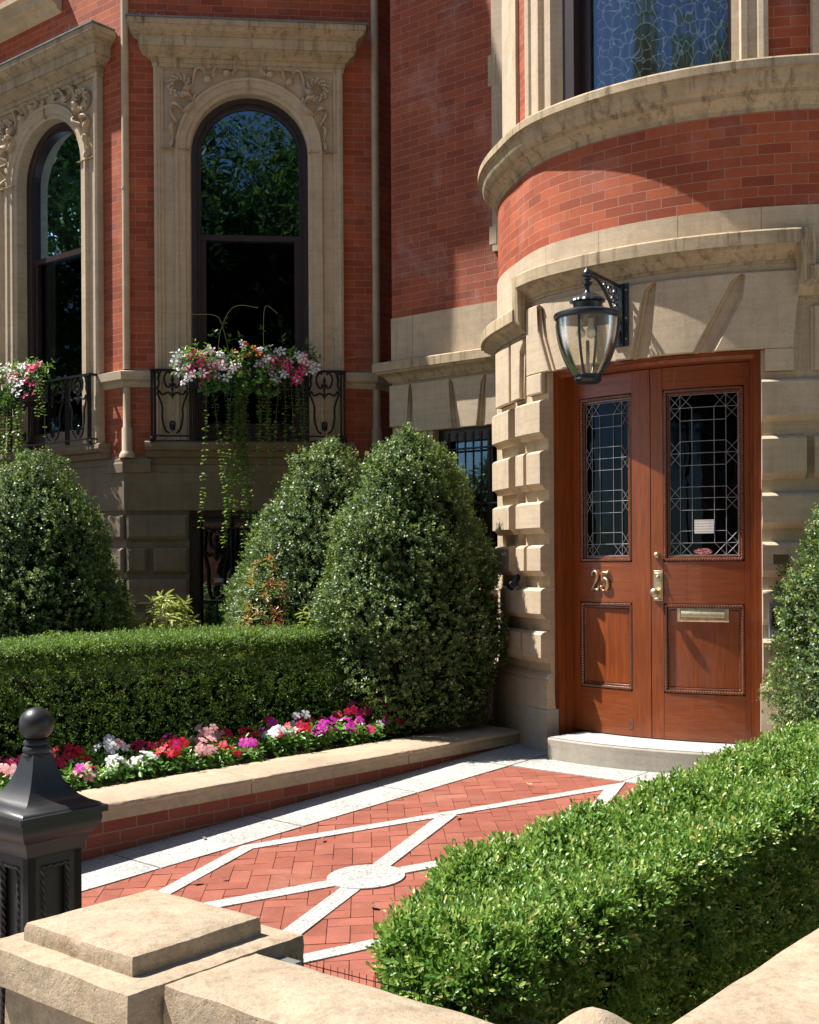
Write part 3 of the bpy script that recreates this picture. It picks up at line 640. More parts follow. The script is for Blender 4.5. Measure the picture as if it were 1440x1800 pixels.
# ================================================================== BOW-FRONTED HOUSE
bow = empty('bow_fronted_townhouse', (2.3, 9.2, 0), 'red brick and sandstone townhouse with a round bow over the double door', 'house')
def flat_wall():
    mb = MB(); sheet(mb, F2, -1.18, 1.2, 3.87, 11); mb.build('brick_wall', 'brick_aged', bow)
    mb = MB(); FL = Fr(F2(-1.18, 0, 0)[:2], 50.6)
    sheet(mb, FL, 0, 3, -.1, 11); mb.build('side_wall', 'brick_aged', bow)
    mb = MB(); S = (-1.18, .4)
    slab(mb, F2, S[0] - .003, -.925, -.05, .012, 3.45, 3.868); slab(mb, F2, -.921, S[1], -.05, .012, 3.45, 3.868)
    mb.build('stone_band', 'stone', bow)
    mb = MB(); prof = [(0, 3.26), (.012, 3.26), (.012, 3.28), (.024, 3.28), (.034, 3.30), (.06, 3.325), (.10, 3.34), (.10, 3.36), (.125, 3.36), (.125, 3.435), (.11, 3.447), (0, 3.46)]
    V = []
    for p, z in prof: V += [F2(S[0] - p, -.3, z), F2(S[0] - p, p + .02, z), F2(S[1], p + .02, z)]
    mb.add(V, [(3 * i + j, 3 * i + j + 1, 3 * i + j + 4, 3 * i + j + 3) for i in range(len(prof) - 1) for j in range(2)]); mb.build('stone_shelf', 'stone_dirty', bow, 30)
    mb = MB()                               # lintel with splayed joints
    slab(mb, F2, -1.18, -.69, -.1, .0, -.1, 3.276); slab(mb, F2, -.69, .4, -.1, 0, 2.79, 3.276); slab(mb, F2, -.69, .4, -.1, 0, -.1, 1.32)
    zt = 3.235; sh = .06
    def vs(bl, br, tl, tr, zb, g): return [(bl + g, zb), (br - g, zb), (tr - g, zt - sh), (tr, zt), (tl, zt), (tl + g, zt - sh)]
    mb.build('stone_pier', 'stone', bow)
    mb = MB()
    for g, n_, ch in ((.026, .018, .004), (.045, .042, .007)):
        panel(mb, F2, [(-1.185, 2.85), (-.93 - g, 2.85), (-.93 - g, zt - sh), (-.93, zt), (-1.185, zt)], -.01, n_, ch)
        for a in (vs(-.93, -.40, -.93, -.47, 2.785, g), vs(-.40, -.13, -.47, -.08, 2.785, g)): panel(mb, F2, a, -.01, n_, ch)
        panel(mb, F2, [(-.13 + g, 2.785), (.4, 2.785), (.4, zt), (-.08, zt), (-.08 + g, zt - sh)], -.01, n_, ch)
    mb.build('lintel', 'stone_smooth', bow)
    mb = MB()
    for i, (a, b) in enumerate([(2.47, 2.75), (2.1, 2.38), (1.79, 2.02), (1.48, 1.71), (1.17, 1.4), (.86, 1.09), (.55, .78), (.2, .48)]):
        if i % 2: solo(F2, -1.185, -.97, a, b, -.02, .04, .02, parent=bow); solo(F2, -.92, -.69, a, b, -.02, .04, .02, parent=bow)
        else: solo(F2, -1.185, -.69, a, b, -.02, .04, .02, parent=bow)
        if b < 1.35:
            solo(F2, -.66, -.2, a, b, -.02, .04, .02, parent=bow); solo(F2, -.17, .35, a, b, -.02, .04, .02, parent=bow)
    mould(mb, F2, -.72, .3, [(0, 1.28), (.06, 1.30), (.07, 1.34), (-.15, 1.38)])
    mb.build('basement_sill', 'stone', bow)
    mb = MB()
    slab(mb, F2, -.69, -.60, -.2, -.08, 1.36, 2.79); slab(mb, F2, -.6, .4, -.2, -.08, 2.68, 2.79); slab(mb, F2, -.16, -.1, -.2, -.1, 1.36, 2.68); slab(mb, F2, -.6, .4, -.2, -.08, 1.36, 1.46)
    win = mb.build('basement_window', 'frame', bow)
    mb = MB(); mb.add([F2(-.69, -.15, 1.36), F2(.4, -.15, 1.36), F2(.4, -.15, 2.79), F2(-.69, -.15, 2.79)], [(0, 1, 2, 3)]); mb.build('glass', 'glass_side', win)
    mb = MB()
    for i in range(9): tube(mb, [F2(-.62 + .09 * i, -.03, 1.38), F2(-.62 + .09 * i, -.03, 2.75)], .008, 6)
    for z in (1.6, 2.1, 2.6): tube(mb, [F2(-.68, -.03, z), F2(.2, -.03, z)], .009, 6)
    mb.build('window_grille', 'iron', win)
    mb = MB()
    slab(mb, F2, .0, .12, -.05, .03, 4.3, 11); block(mb, F2, -.036, .05, 5.75, 6.02, -.02, .034, .004); block(mb, F2, -.03, .05, 4.36, 4.52, -.02, .034, .004); block(mb, F2, -.036, .05, 7.1, 7.35, -.02, .034, .004)
    mb.build('stone_quoin', 'stone', bow)
    # hidden rear
    a, b, d, e = FL(3, 0, 0), F2(1.2, 0, 0), (9, 12, 0), (4.9, 9.7, 0); mb = MB()
    pts = [F2(-1.18, 0, 0), b, BW(200, 0, 0), BW(215, 0, 0), BW(230, 0, 0), BW(245, 0, 0), BW(260, 0, 0), BW(275, 0, 0), BW(290, 0, 0), BW(305, 0, 0), (8, 7.3, 0), (9, 16, 0), a]
    mb.add([(p[0], p[1], 8.6) for p in pts], [tuple(range(len(pts)))])
    for p, q in ((a, (9, 16, 0)), ((9, 16, 0), (8, 7.3, 0)), ((8, 7.3, 0), BW(305, 0, 0))): mb.add([(p[0], p[1], -.1), (q[0], q[1], -.1), (q[0], q[1], 11), (p[0], p[1], 11)], [(0, 1, 2, 3)])
    mb.build('rear_wall', 'brick_aged', bow)
flat_wall()
A0, A1 = 172, 306
DL, DR = 213.4, 256.3
def bow_walls():
    mb = MB(); sheet(mb, BW, A0, A1, 3.87, 4.5, -.018); sheet(mb, BW, 199.5, 206.2, 4.8, 8.6, -.018); sheet(mb, BW, 257.8, 265, 4.8, 8.6, -.018); sheet(mb, BW, 268, A1, 4.8, 8.6, -.018); mb.build('bow_brick', 'brick', bow, 180)
    mb = MB()                               # ashlar band under the brick
    js = [A0, 190, 199.5, 212.5, 226.3, 242, 256.5, 272, 288, A1]
    for a, b in zip(js, js[1:]): mould(mb, BW, a + .04, b - .04, [(-.06, 3.45), (-.008, 3.45), (-.008, 3.868), (-.06, 3.868)])
    mb.build('bow_band', 'stone_smooth', bow, 30)
    mb = MB()
    up = [(-.05, 3.495), (.012, 3.495), (.012, 3.515), (.024, 3.515), (.034, 3.535), (.06, 3.56), (.09, 3.575), (.105, 3.58), (.105, 3.597), (.13, 3.597), (.13, 3.678), (.12, 3.69), (-.03, 3.705)]
    lo = [(n, z - .235) for n, z in up]
    mould(mb, BW, 206.3, 262.6, up); mould(mb, BW, A0, 205.0, lo); mould(mb, BW, 264, A1, lo)
    for a, b in ((204.2, 206.8), (262.2, 264.8)): mould(mb, BW, a, b, [(-.05, 3.27), (.05, 3.275), (.08, 3.30), (.115, 3.36), (.12, 3.69), (-.03, 3.70)])
    mb.build('stone_shelf', 'stone_dirty', bow, 30)
    mb = MB()
    mould(mb, BW, A0, A1, [(n * .78 - .002, z + .008 if z > 4.6 else z) for n, z in [(-.06, 4.485), (-.005, 4.485), (-.005, 4.51), (.008, 4.515), (.02, 4.535), (.045, 4.56), (.075, 4.572), (.075, 4.584), (.088, 4.584), (.088, 4.597), (.10, 4.60), (.125, 4.615), (.14, 4.64), (.146, 4.67), (.15, 4.69), (.172, 4.69), (.172, 4.705), (.19, 4.705), (.19, 4.755), (.178, 4.768), (-.25, 4.81)]])
    mb.build('window_sill', 'stone_dirty', bow, 30)
    # lintel panels
    mb = MB(); g = 1.15; zt = 3.44; sh = .065; zb = 2.945
    mould(mb, BW, A0, 207, [(-.2, 2.79), (0, 2.79), (0, 3.3), (-.2, 3.3)]); mould(mb, BW, 207, 264, [(-.2, 2.955), (0, 2.955), (0, 3.51), (-.2, 3.51)]); mould(mb, BW, 264, A1, [(-.2, 2.79), (0, 2.79), (0, 3.3), (-.2, 3.3)])
    mould(mb, BW, 203.6, DL, [(-.2, 2.79), (-.004, 2.79), (-.004, 2.97), (-.2, 2.97)]); mould(mb, BW, DR, 266, [(-.2, 2.79), (-.004, 2.79), (-.004, 2.97), (-.2, 2.97)])
    mb.build('lintel_backing', 'stone', bow, 30)
    mb = MB()
    def vs(bl, br, tl, tr, g, sh): return [(bl + g, zb), (br - g, zb), (tr - g, zt - sh), (tr, zt), (tl, zt), (tl + g, zt - sh)]
    for g, n_, ch in ((1.15, .02, .004), (1.75, .05, .007)):
        sh = .045
        panel(mb, BW, [(207.0, zb), (216.8 - g, zb), (212 - g, zt - sh), (212, zt), (207, zt)], -.01, n_, ch)
        for a in (vs(216.8, 228.8, 212, 226, g, sh), vs(228.8, 235.4, 226, 238, g, sh), vs(235.4, 246.8, 238, 253.2, g, sh)): panel(mb, BW, a, -.01, n_, ch)
        panel(mb, BW, [(246.8 + g, zb), (263.4 - g, zb), (263.4 - g, 3.2), (262.4, 3.24), (262.4, zt), (253.2, zt), (253.2 + g, zt - sh)], -.01, n_, ch)
        block(mb, BW, 207.0, 212.7, 2.80, 2.944, -.05, n_, ch); block(mb, BW, 256.9, 263.4 - g, 2.80, 2.944, -.05, n_, ch)
        block(mb, BW, 263.4 + g, 276, 2.80, 3.21, -.02, n_, ch); block(mb, BW, 277, 290, 2.80, 3.21, -.02, n_, ch)
        panel(mb, BW, [(198.4, 2.80), (205.4 - g, 2.80), (205.4 - g, 3.14), (205.4, 3.2), (205.4, 3.24), (198.4, 3.24)], -.02, n_, ch); block(mb, BW, 187, 197, 2.80, 3.24, -.02, n_, ch)
    mb.build('lintel', 'stone_smooth', bow, 30)
    # necks of the piers
    mb = MB()
    for a, b in ((A0, 199), (203.6, DL), (DR, A1)): mould(mb, BW, a, b, [(-.2, .1), (0, .1), (0, 2.80), (-.2, 2.80), (-.2, .1)])
    mould(mb, BW, 199, 203.6, [(-.2, .1), (-.004, .1), (-.004, 1.42), (-.2, 1.42)])
    for a, b in ((A0, DL + .6), (DR - .4, A1)): mould(mb, BW, a, b, [(-.1, 0.), (.05, 0.), (.05, .70), (.03, .735), (.045, .745), (.03, .77), (0, .79)])
    mb.build('pier', 'stone', bow, 30)
    mb = MB(); zz = [(2.475, 2.75), (2.106, 2.385), (1.79, 2.02), (1.48, 1.705), (1.17, 1.395), (.855, 1.08)]
    for i, (a, b) in enumerate(zz):
        lft = 203.4 if b > 1.4 else 193.5
        if i % 2:
            for s0, s1 in ((lft, 207.3 if lft > 200 else 205), (208.6 if lft > 200 else 206.4, DL - .02)): rustic(BW, s0, s1, a, b, .085)
        else: rustic(BW, lft, DL - .02, a, b, .085)
        if lft > 200: rustic(BW, 187, 198.9, a, b, .08)
        if i % 2:
            rustic(BW, DR + .02, DR + 7.2, a, b, .07); rustic(BW, DR + 8.6, DR + 15, a, b, .07)
        else: rustic(BW, DR + .02, DR + 15, a, b, .07)
        rustic(BW, DR + 17, DR + 30, a, b, .07)
    mb = MB(); mould(mb, BW, 206.8, DL + .75, [(-.1, .0), (.057, .0), (.058, .52), (-.1, .523)]); mb.build('cement_patch', 'cement', bow, 30)
    # narrow flank window
    mb = MB(); mould(mb, BW, 199, 203.6, [(-.12, 1.42), (-.11, 1.42), (-.11, 2.8), (-.12, 2.8)]); mb.build('flank_window', 'frame', bow)
    # upper window surround
    mb = MB(); zl, zh = 4.8, 8.6
    for s0, s1, pr in ((206.2, 216.6, [(0, -.03), (.0, .03), (.03, .04), (.06, .03), (.075, .012), (.16, .01), (.175, .03), (.2, .03), (.21, .0), (.25, -.01), (.27, .02), (.33, .02), (.35, -.02), (.385, -.05), (.385, -.2)]),
                       (257.8, 251.6, [(0, -.03), (.0, .03), (.03, .04), (.06, .03), (.075, .012), (.12, .01), (.13, .025), (.165, .025), (.18, -.02), (.23, -.03), (.23, -.2)])):
        d = 1 if s1 > s0 else -1; V = []
        for o, n in pr: V += [BW(s0 + d * o * BW.k, n, zl), BW(s0 + d * o * BW.k, n, zh)]
        mb.add(V, [(2 * i, 2 * i + 2, 2 * i + 3, 2 * i + 1) for i in range(len(pr) - 1)])
    mould(mb, BW, 265, 268, [(-.1, zl), (.05, zl), (.05, zh), (-.1, zh)])
    mould(mb, BW, A0, 197.3, [(-.1, zl), (-.06, zl), (-.06, zh), (-.1, zh)]); mould(mb, BW, 197.3, 199.6, [(-.1, zl), (.01, zl), (.01, zh), (-.1, zh)])
    mould(mb, BW, 216, 252, [(-.2, 7.6), (.03, 7.6), (.03, 8.6), (-.2, 8.6)])
    mb.build('window_surround', 'stone_smooth', bow, 30)
    mb = MB(); mould(mb, BW, 216.4, 219.6, [(-.21, zl), (-.05, zl), (-.05, zh), (-.21, zh)]); mould(mb, BW, 219.6, 222, [(-.21, zl), (-.13, zl), (-.13, zh), (-.21, zh)]); mould(mb, BW, 250.9, 252.3, [(-.21, zl), (-.09, zl), (-.09, zh), (-.21, zh)])
    win = mb.build('window', 'frame', bow, 30)
    mb = MB(); mould(mb, BW, 222, 250.9, [(-.2, zl), (-.12, zl), (-.12, 4.845), (-.2, 4.845)]); mb.build('bottom_rail', m_simple('grey_paint', (.34, .30, .31), .45), win, 30)
    mb = MB(); mould(mb, BW, 222, 250.9, [(-.15, 4.83), (-.15, 7.6)], caps=False); mb.build('glass', m_glass('bow_window_glass', (.95, .97, .97), .10, .01, .12), win, 180)
    t = NT('lace_curtain'); c = t.coord(); v = t.new('TexVoronoi'); v.feature = 'DISTANCE_TO_EDGE'; t.l.new(c, v.inputs['Vector']); v.inputs['Scale'].default_value = 11
    edge = t.math('LESS_THAN', v.outputs['Distance'], .035); col = t.mix((.36, .38, .38), (.85, .84, .8), edge)
    df = t.new('BsdfDiffuse'); t.l.new(col, df.inputs[0]); tr = t.new('BsdfTransparent'); mx = t.new('MixShader'); t.l.new(t.math('ADD', t.math('MULTIPLY', edge, .5), .5), mx.inputs[0]); t.l.new(tr.outputs[0], mx.inputs[1]); t.l.new(df.outputs[0], mx.inputs[2]); t.l.new(mx.outputs[0], t.out.inputs[0])
    mb = MB(); V = []; N = 120
    for i in range(N + 1): a = 221 + 31 * i / N; n = -.215 + .018 * math.sin(i * .7) + .01 * math.sin(i * .23); V += [BW(a, n, 4.8), BW(a, n, 7.7)]
    mb.add(V, [(2 * i, 2 * i + 2, 2 * i + 3, 2 * i + 1) for i in range(N)]); mb.build('lace_curtain', t.m, win, 180)
bow_walls()

# ------------------------------------------------------------------ doors
def door():
    mb = MB()                                # frame
    mould(mb, BW, DL, DL + .45, [(-.26, .33), (-.045, .33), (-.045, 2.95), (-.26, 2.95)]); mould(mb, BW, DL + .45, DL + 1.0, [(-.26, .33), (-.055, .33), (-.055, 2.93), (-.26, 2.93)]); mould(mb, BW, DL + 1.0, DL + 1.35, [(-.26, .33), (-.12, .33), (-.12, 2.91), (-.26, 2.91)])
    mould(mb, BW, DR - .55, DR, [(-.26, .33), (-.045, .33), (-.045, 2.95), (-.26, 2.95)]); mould(mb, BW, DR - 1.2, DR - .55, [(-.26, .33), (-.055, .33), (-.055, 2.93), (-.26, 2.93)]); mould(mb, BW, DR - 1.9, DR - 1.2, [(-.26, .33), (-.12, .33), (-.12, 2.91), (-.26, 2.91)])
    mould(mb, BW, DL + .45, DR - .55, [(-.26, 2.932), (-.048, 2.932), (-.048, 2.954), (-.26, 2.954)]); mould(mb, BW, DL + 1.0, DR - 1.2, [(-.26, 2.905), (-.07, 2.905), (-.06, 2.93), (-.26, 2.93)])
    mb.build('door_frame', 'wood', bow, 30)
    ZB, ZTOP = .372, 2.90
    for s0, s1, g0, g1, side in ((DL + 1.1, 234.4, 216.7, 230.3, 'L'), (234.58, DR - 1.95, 237.15, 253.3, 'R')):
        n0, n1 = -.24, -.19
        mb = MB(); gz0, gz1, pz0, pz1 = 1.58, 2.752, .685, 1.297
        mould(mb, BW, s0, g0, [(n0, ZB), (n1, ZB), (n1, ZTOP), (n0, ZTOP)]); mould(mb, BW, g1, s1, [(n0, ZB), (n1, ZB), (n1, ZTOP), (n0, ZTOP)])
        leaf = mb.build('door', 'wood', bow, 30)
        if side == 'L': leaf['label'] = 'narrower left leaf of the double door carrying the brass number 25'
        else: leaf['label'] = 'right leaf of the double door with knob plate and mail slot'
        for a, b in ((ZB, pz0), (pz1, gz0), (gz1, ZTOP)): mb = MB(); mould(mb, BW, g0 + .03, g1 - .03, [(n0, a), (n1 - .0012, a), (n1 - .0012, b), (n0, b)]); mb.build('rail', 'wood_h', leaf, 30)
        mb = MB(); mould(mb, BW, g0, g1, [(n0 + .01, pz0), (n0 + .02, pz0), (n0 + .02, pz1), (n0 + .01, pz1)])
        block(mb, BW, g0 + 1.0, g1 - 1.0, pz0 + .04, pz1 - .04, n0 + .015, n0 + .033, .008); mb.build('lower_panel', 'wood', leaf, 30)
        for (z0, z1, nm) in ((gz0, gz1, 'glass_bead'), (pz0, pz1, 'panel_bead')):
            mb = MB()
            for o, rr in ((.015, .0125),):
                a, b, c, d = g0 + o * BW.k, g1 - o * BW.k, z0 + o, z1 - o; P = []
                def run(p, q):
                    L = math.hypot((q[0] - p[0]) / BW.k, q[1] - p[1]); m = int(L / .0065); pts = [Vector(BW(p[0] + (q[0] - p[0]) * i / m, n1 - .006, p[1] + (q[1] - p[1]) * i / m)) for i in range(m + 1)]
                    tube(mb, pts, [rr * (.72 + .34 * abs(math.sin(i * math.pi / 3))) for i in range(m + 1)], 6)
                run((a, c), (b, c)); run((a, d), (b, d)); run((a, c), (a, d)); run((b, c), (b, d))
                o2 = .034; a, b, c, d = g0 + o2 * BW.k, g1 - o2 * BW.k, z0 + o2, z1 - o2
                for p, q in (((a, c), (b, c)), ((a, d), (b, d)), ((a, c), (a, d)), ((b, c), (b, d))):
                    m = 12; tube(mb, [Vector(BW(p[0] + (q[0] - p[0]) * i / m, n1 - .02, p[1] + (q[1] - p[1]) * i / m)) for i in range(m + 1)], .009, 6)
            mb.build(nm, 'wood_dark', leaf, 50)
        mb = MB(); mould(mb, BW, g0, g1, [(n0 + .012, gz0), (n0 + .012, gz1)], caps=False); gl = mb.build('door_glass', 'glass_door', leaf, 180)
        # leaded cames
        mb = MB(); u0, u1 = g0 + .045 * BW.k, g1 - .045 * BW.k; v0, v1 = gz1 - .045, gz0 + .045
        X = lambda u: u0 + (u1 - u0) * u; Zf = lambda v: v0 + (v1 - v0) * v
        def came(p, q, r=.0032):
            m = max(1, int(abs(p[0] - q[0]) * 6)); tube(mb, [Vector(BW(X(p[0] + (q[0] - p[0]) * i / m), n0 + .018, Zf(p[1] + (q[1] - p[1]) * i / m))) for i in range(m + 1)], r, 5, False, .6)
        c1, c2, c3, c4 = .157, .335, .66, .83
        if side == 'L': c1, c2, c3, c4 = .15, .34, .66, .85
        for u in (0, 1): came((u, 0), (u, 1))
        for v in (0, 1): came((0, v), (1, v))
        for u in (c1, c4): came((u, 0), (u, 1))
        for u in (c2, c3): came((u, .08), (u, .925))
        for v in (.08, .16, .29, .364, .44, .575, .645, .72, .85, .925): came((c1, v), (c4, v))
        for vn in (.08, .364, .645, .925):
            for a, b in ((0, c1), (1, c4)):
                came((a, vn), (b, vn), .0026)
                for dv in (-.075, .075):
                    if 0 <= vn + dv <= 1.001: came((a, vn), (b, vn + dv), .0026); came((a, vn + dv), (b, vn), .0026)
        for v, w_ in ((0, .08), (1, .925)):
            for a, b in ((c1, c2), (c4, c3)): came((a, v), (b, w_), .0026); came((a, w_), (b, v), .0026)
        mb.build('lead_came', 'leadcame', gl)
        if side == 'L':
            for ch, x0, pts in (('2', 220.25, [(.06, .80, .018), (.10, .76, .03), (.03, .86, .016), (.16, .99, .012), (.40, 1.0, .017), (.56, .82, .026), (.50, .60, .024), (.25, .32, .014), (.02, .03, .012), (.04, .03, .018), (.3, .08, .022), (.52, .04, .022), (.64, .12, .012), (.68, .26, .008)]),
                                ('5', 222.8, [(.66, 1.06, .010), (.60, .96, .024), (.45, .93, .026), (.2, .94, .02), (.13, .94, .013), (.11, .75, .012), (.10, .56, .012), (.14, .56, .012), (.32, .64, .017), (.56, .52, .026), (.60, .28, .030), (.44, .06, .020), (.22, .01, .013), (.04, .10, .016), (.06, .2, .028), (.10, .16, .016)])):
                P = smoothline([Vector(p) for p in pts], 6); mb = MB(); H = .135
                tube(mb, [Vector(BW(x0 + p.x * .108 * BW.k, n1 + .012, 1.378 + p.y * H)) for p in P], [max(.004, p.z * .46) for p in P], 8, False)
                mb.build('numeral', 'brass', leaf, 60)
            mb = MB(); slab(mb, BW, 229.4, 230.3, n1 - .002, n1 + .002, .42, .50); mb.build('hinge_plate', 'wood_dark', leaf)
        else:
            mb = MB(); cube(mb, BW, 235.2, 237.15, n1, n1 + .012, 1.314, 1.52); cube(mb, BW, 235.4, 236.95, n1 + .012, n1 + .016, 1.33, 1.505)
            pl = Vector(BW(235.95, n1 + .016, 1.37)); rd = Vector((math.cos(rad(236)), math.sin(rad(236)), 0))
            tube(mb, [pl, pl + rd * .012, pl + rd * .022, pl + rd * .034, pl + rd * .046, pl + rd * .058, pl + rd * .066, pl + rd * .069], [.018, .012, .012, .024, .031, .028, .018, .003], 18)
            for zc, rr in ((1.475, .014), (1.475, .007)):
                q = Vector(BW(236.2, n1 + .016, zc)); tube(mb, [q, q + rd * (.02 if rr < .01 else .008)], rr, 14)
            cube(mb, BW, 235.6, 236.7, n1 + .01, n1 + .03, 1.318, 1.332)
            mb.build('knob_plate', 'brass', leaf, 40, .0015)
            q = Vector(BW(235.85, n1, 1.625)); mb = MB(); tube(mb, [q, q + rd * .008, q + rd * .018, q + rd * .024, q + rd * .026], [.022, .023, .019, .012, .002], 18); tube(mb, [q + rd * .02, q + rd * .032], .008, 10); mb.build('deadbolt_lock', 'brass', leaf, 40)
            mb = MB(); pn = n0 + .033
            a, b, c, d = 240.0, 250.2, 1.175, 1.272
            mould(mb, BW, a, b, [(pn - .02, c), (pn + .006, c), (pn + .012, c + .008), (pn + .012, c + .014), (pn + .006, c + .018), (pn + .006, d - .018), (pn + .012, d - .014), (pn + .012, d - .008), (pn + .006, d), (pn - .02, d)])
            for s, e in ((a, a + .55), (b - .55, b)): mould(mb, BW, s, e, [(pn - .01, c + .004), (pn + .014, c + .008), (pn + .014, d - .008), (pn - .01, d - .004)])
            mould(mb, BW, a + .8, b - .8, [(pn, c + .02), (pn + .014, c + .024), (pn + .026, c + .036), (pn + .026, c + .05), (pn + .014, d - .026), (pn, d - .022)])
            mb.build('mail_slot', 'brass', leaf, 40)
            t = NT('notice_card'); uv = t.coord('UV'); br = t.new('TexBrick'); t.l.new(uv, br.inputs['Vector']); t.set(br, Scale=1.0, Color1=(.75, .73, .68, 1), Color2=(.75, .73, .68, 1), Mortar=(.75, .73, .68, 1))
            n = t.noise(t.map(uv, (900, 10, 1)), 1, 2); sp = t.new('SeparateXYZ'); t.l.new(uv, sp.inputs[0])
            fy = t.math('FRACT', t.math('MULTIPLY', sp.outputs[1], 55.0)); ln = t.math('LESS_THAN', fy, .42); tx = t.math('MULTIPLY', ln, t.math('GREATER_THAN', n, .48))
            gap = t.math('GREATER_THAN', t.math('ABSOLUTE', t.math('SUBTRACT', sp.outputs[1], -2.055)), .008)
            t.pbr(t.mix((.72, .70, .65), (.16, .16, .16), t.math('MULTIPLY', t.math('MULTIPLY', tx, gap), .75)), .7)
            mb = MB(); mould(mb, BW, 243.4, 247.3, [(n0 + .024, 1.77), (n0 + .024, 1.862)], caps=False); mb.build('notice_card', t.m, gl)
            mb = MB(); V = [BW(245.1 + 1.9 * math.cos(k * math.pi / 12), n0 + .0225, 1.648 + .022 * math.sin(k * math.pi / 12)) for k in range(24)]; mb.add(V, [tuple(range(24))])
            t = NT('red_sticker'); c = t.coord(); wv = t.noise(t.map(c, (70, 70, 160)), 1.0, 2); t.pbr(t.ramp(wv, [(.45, (.35, .03, .03)), (.55, (.55, .45, .42))], 'CONSTANT'), .5); mb.build('oval_sticker', t.m, gl)
    mb = MB(); V = []                          # vestibule behind the glass, near black in place of an unlit room
    mould(mb, BW, DL + 2, DR - 1, [(-.27, .35), (-1.4, .35), (-1.4, 2.95), (-.27, 2.95)]); mb.build('vestibule', m_simple('vestibule_paint', (.02, .018, .016), .9), bow)
    mb = MB(); mould(mb, BW, 218.0, 262, [(-.3, .15), (.185, .15), (.19, .345), (.182, .356), (-.3, .364)])
    st = mb.build('doorstep', 'cement', None, 30, 0)
    tagit(st, 'curved pale cement doorstep below the double wooden door', 'step')
    mb = MB(); mould(mb, BW, 218.1, 261.9, [(-.19, .3655), (.178, .3595)], caps=False); mb.build('step_top', 'slate', st, 180)
door()

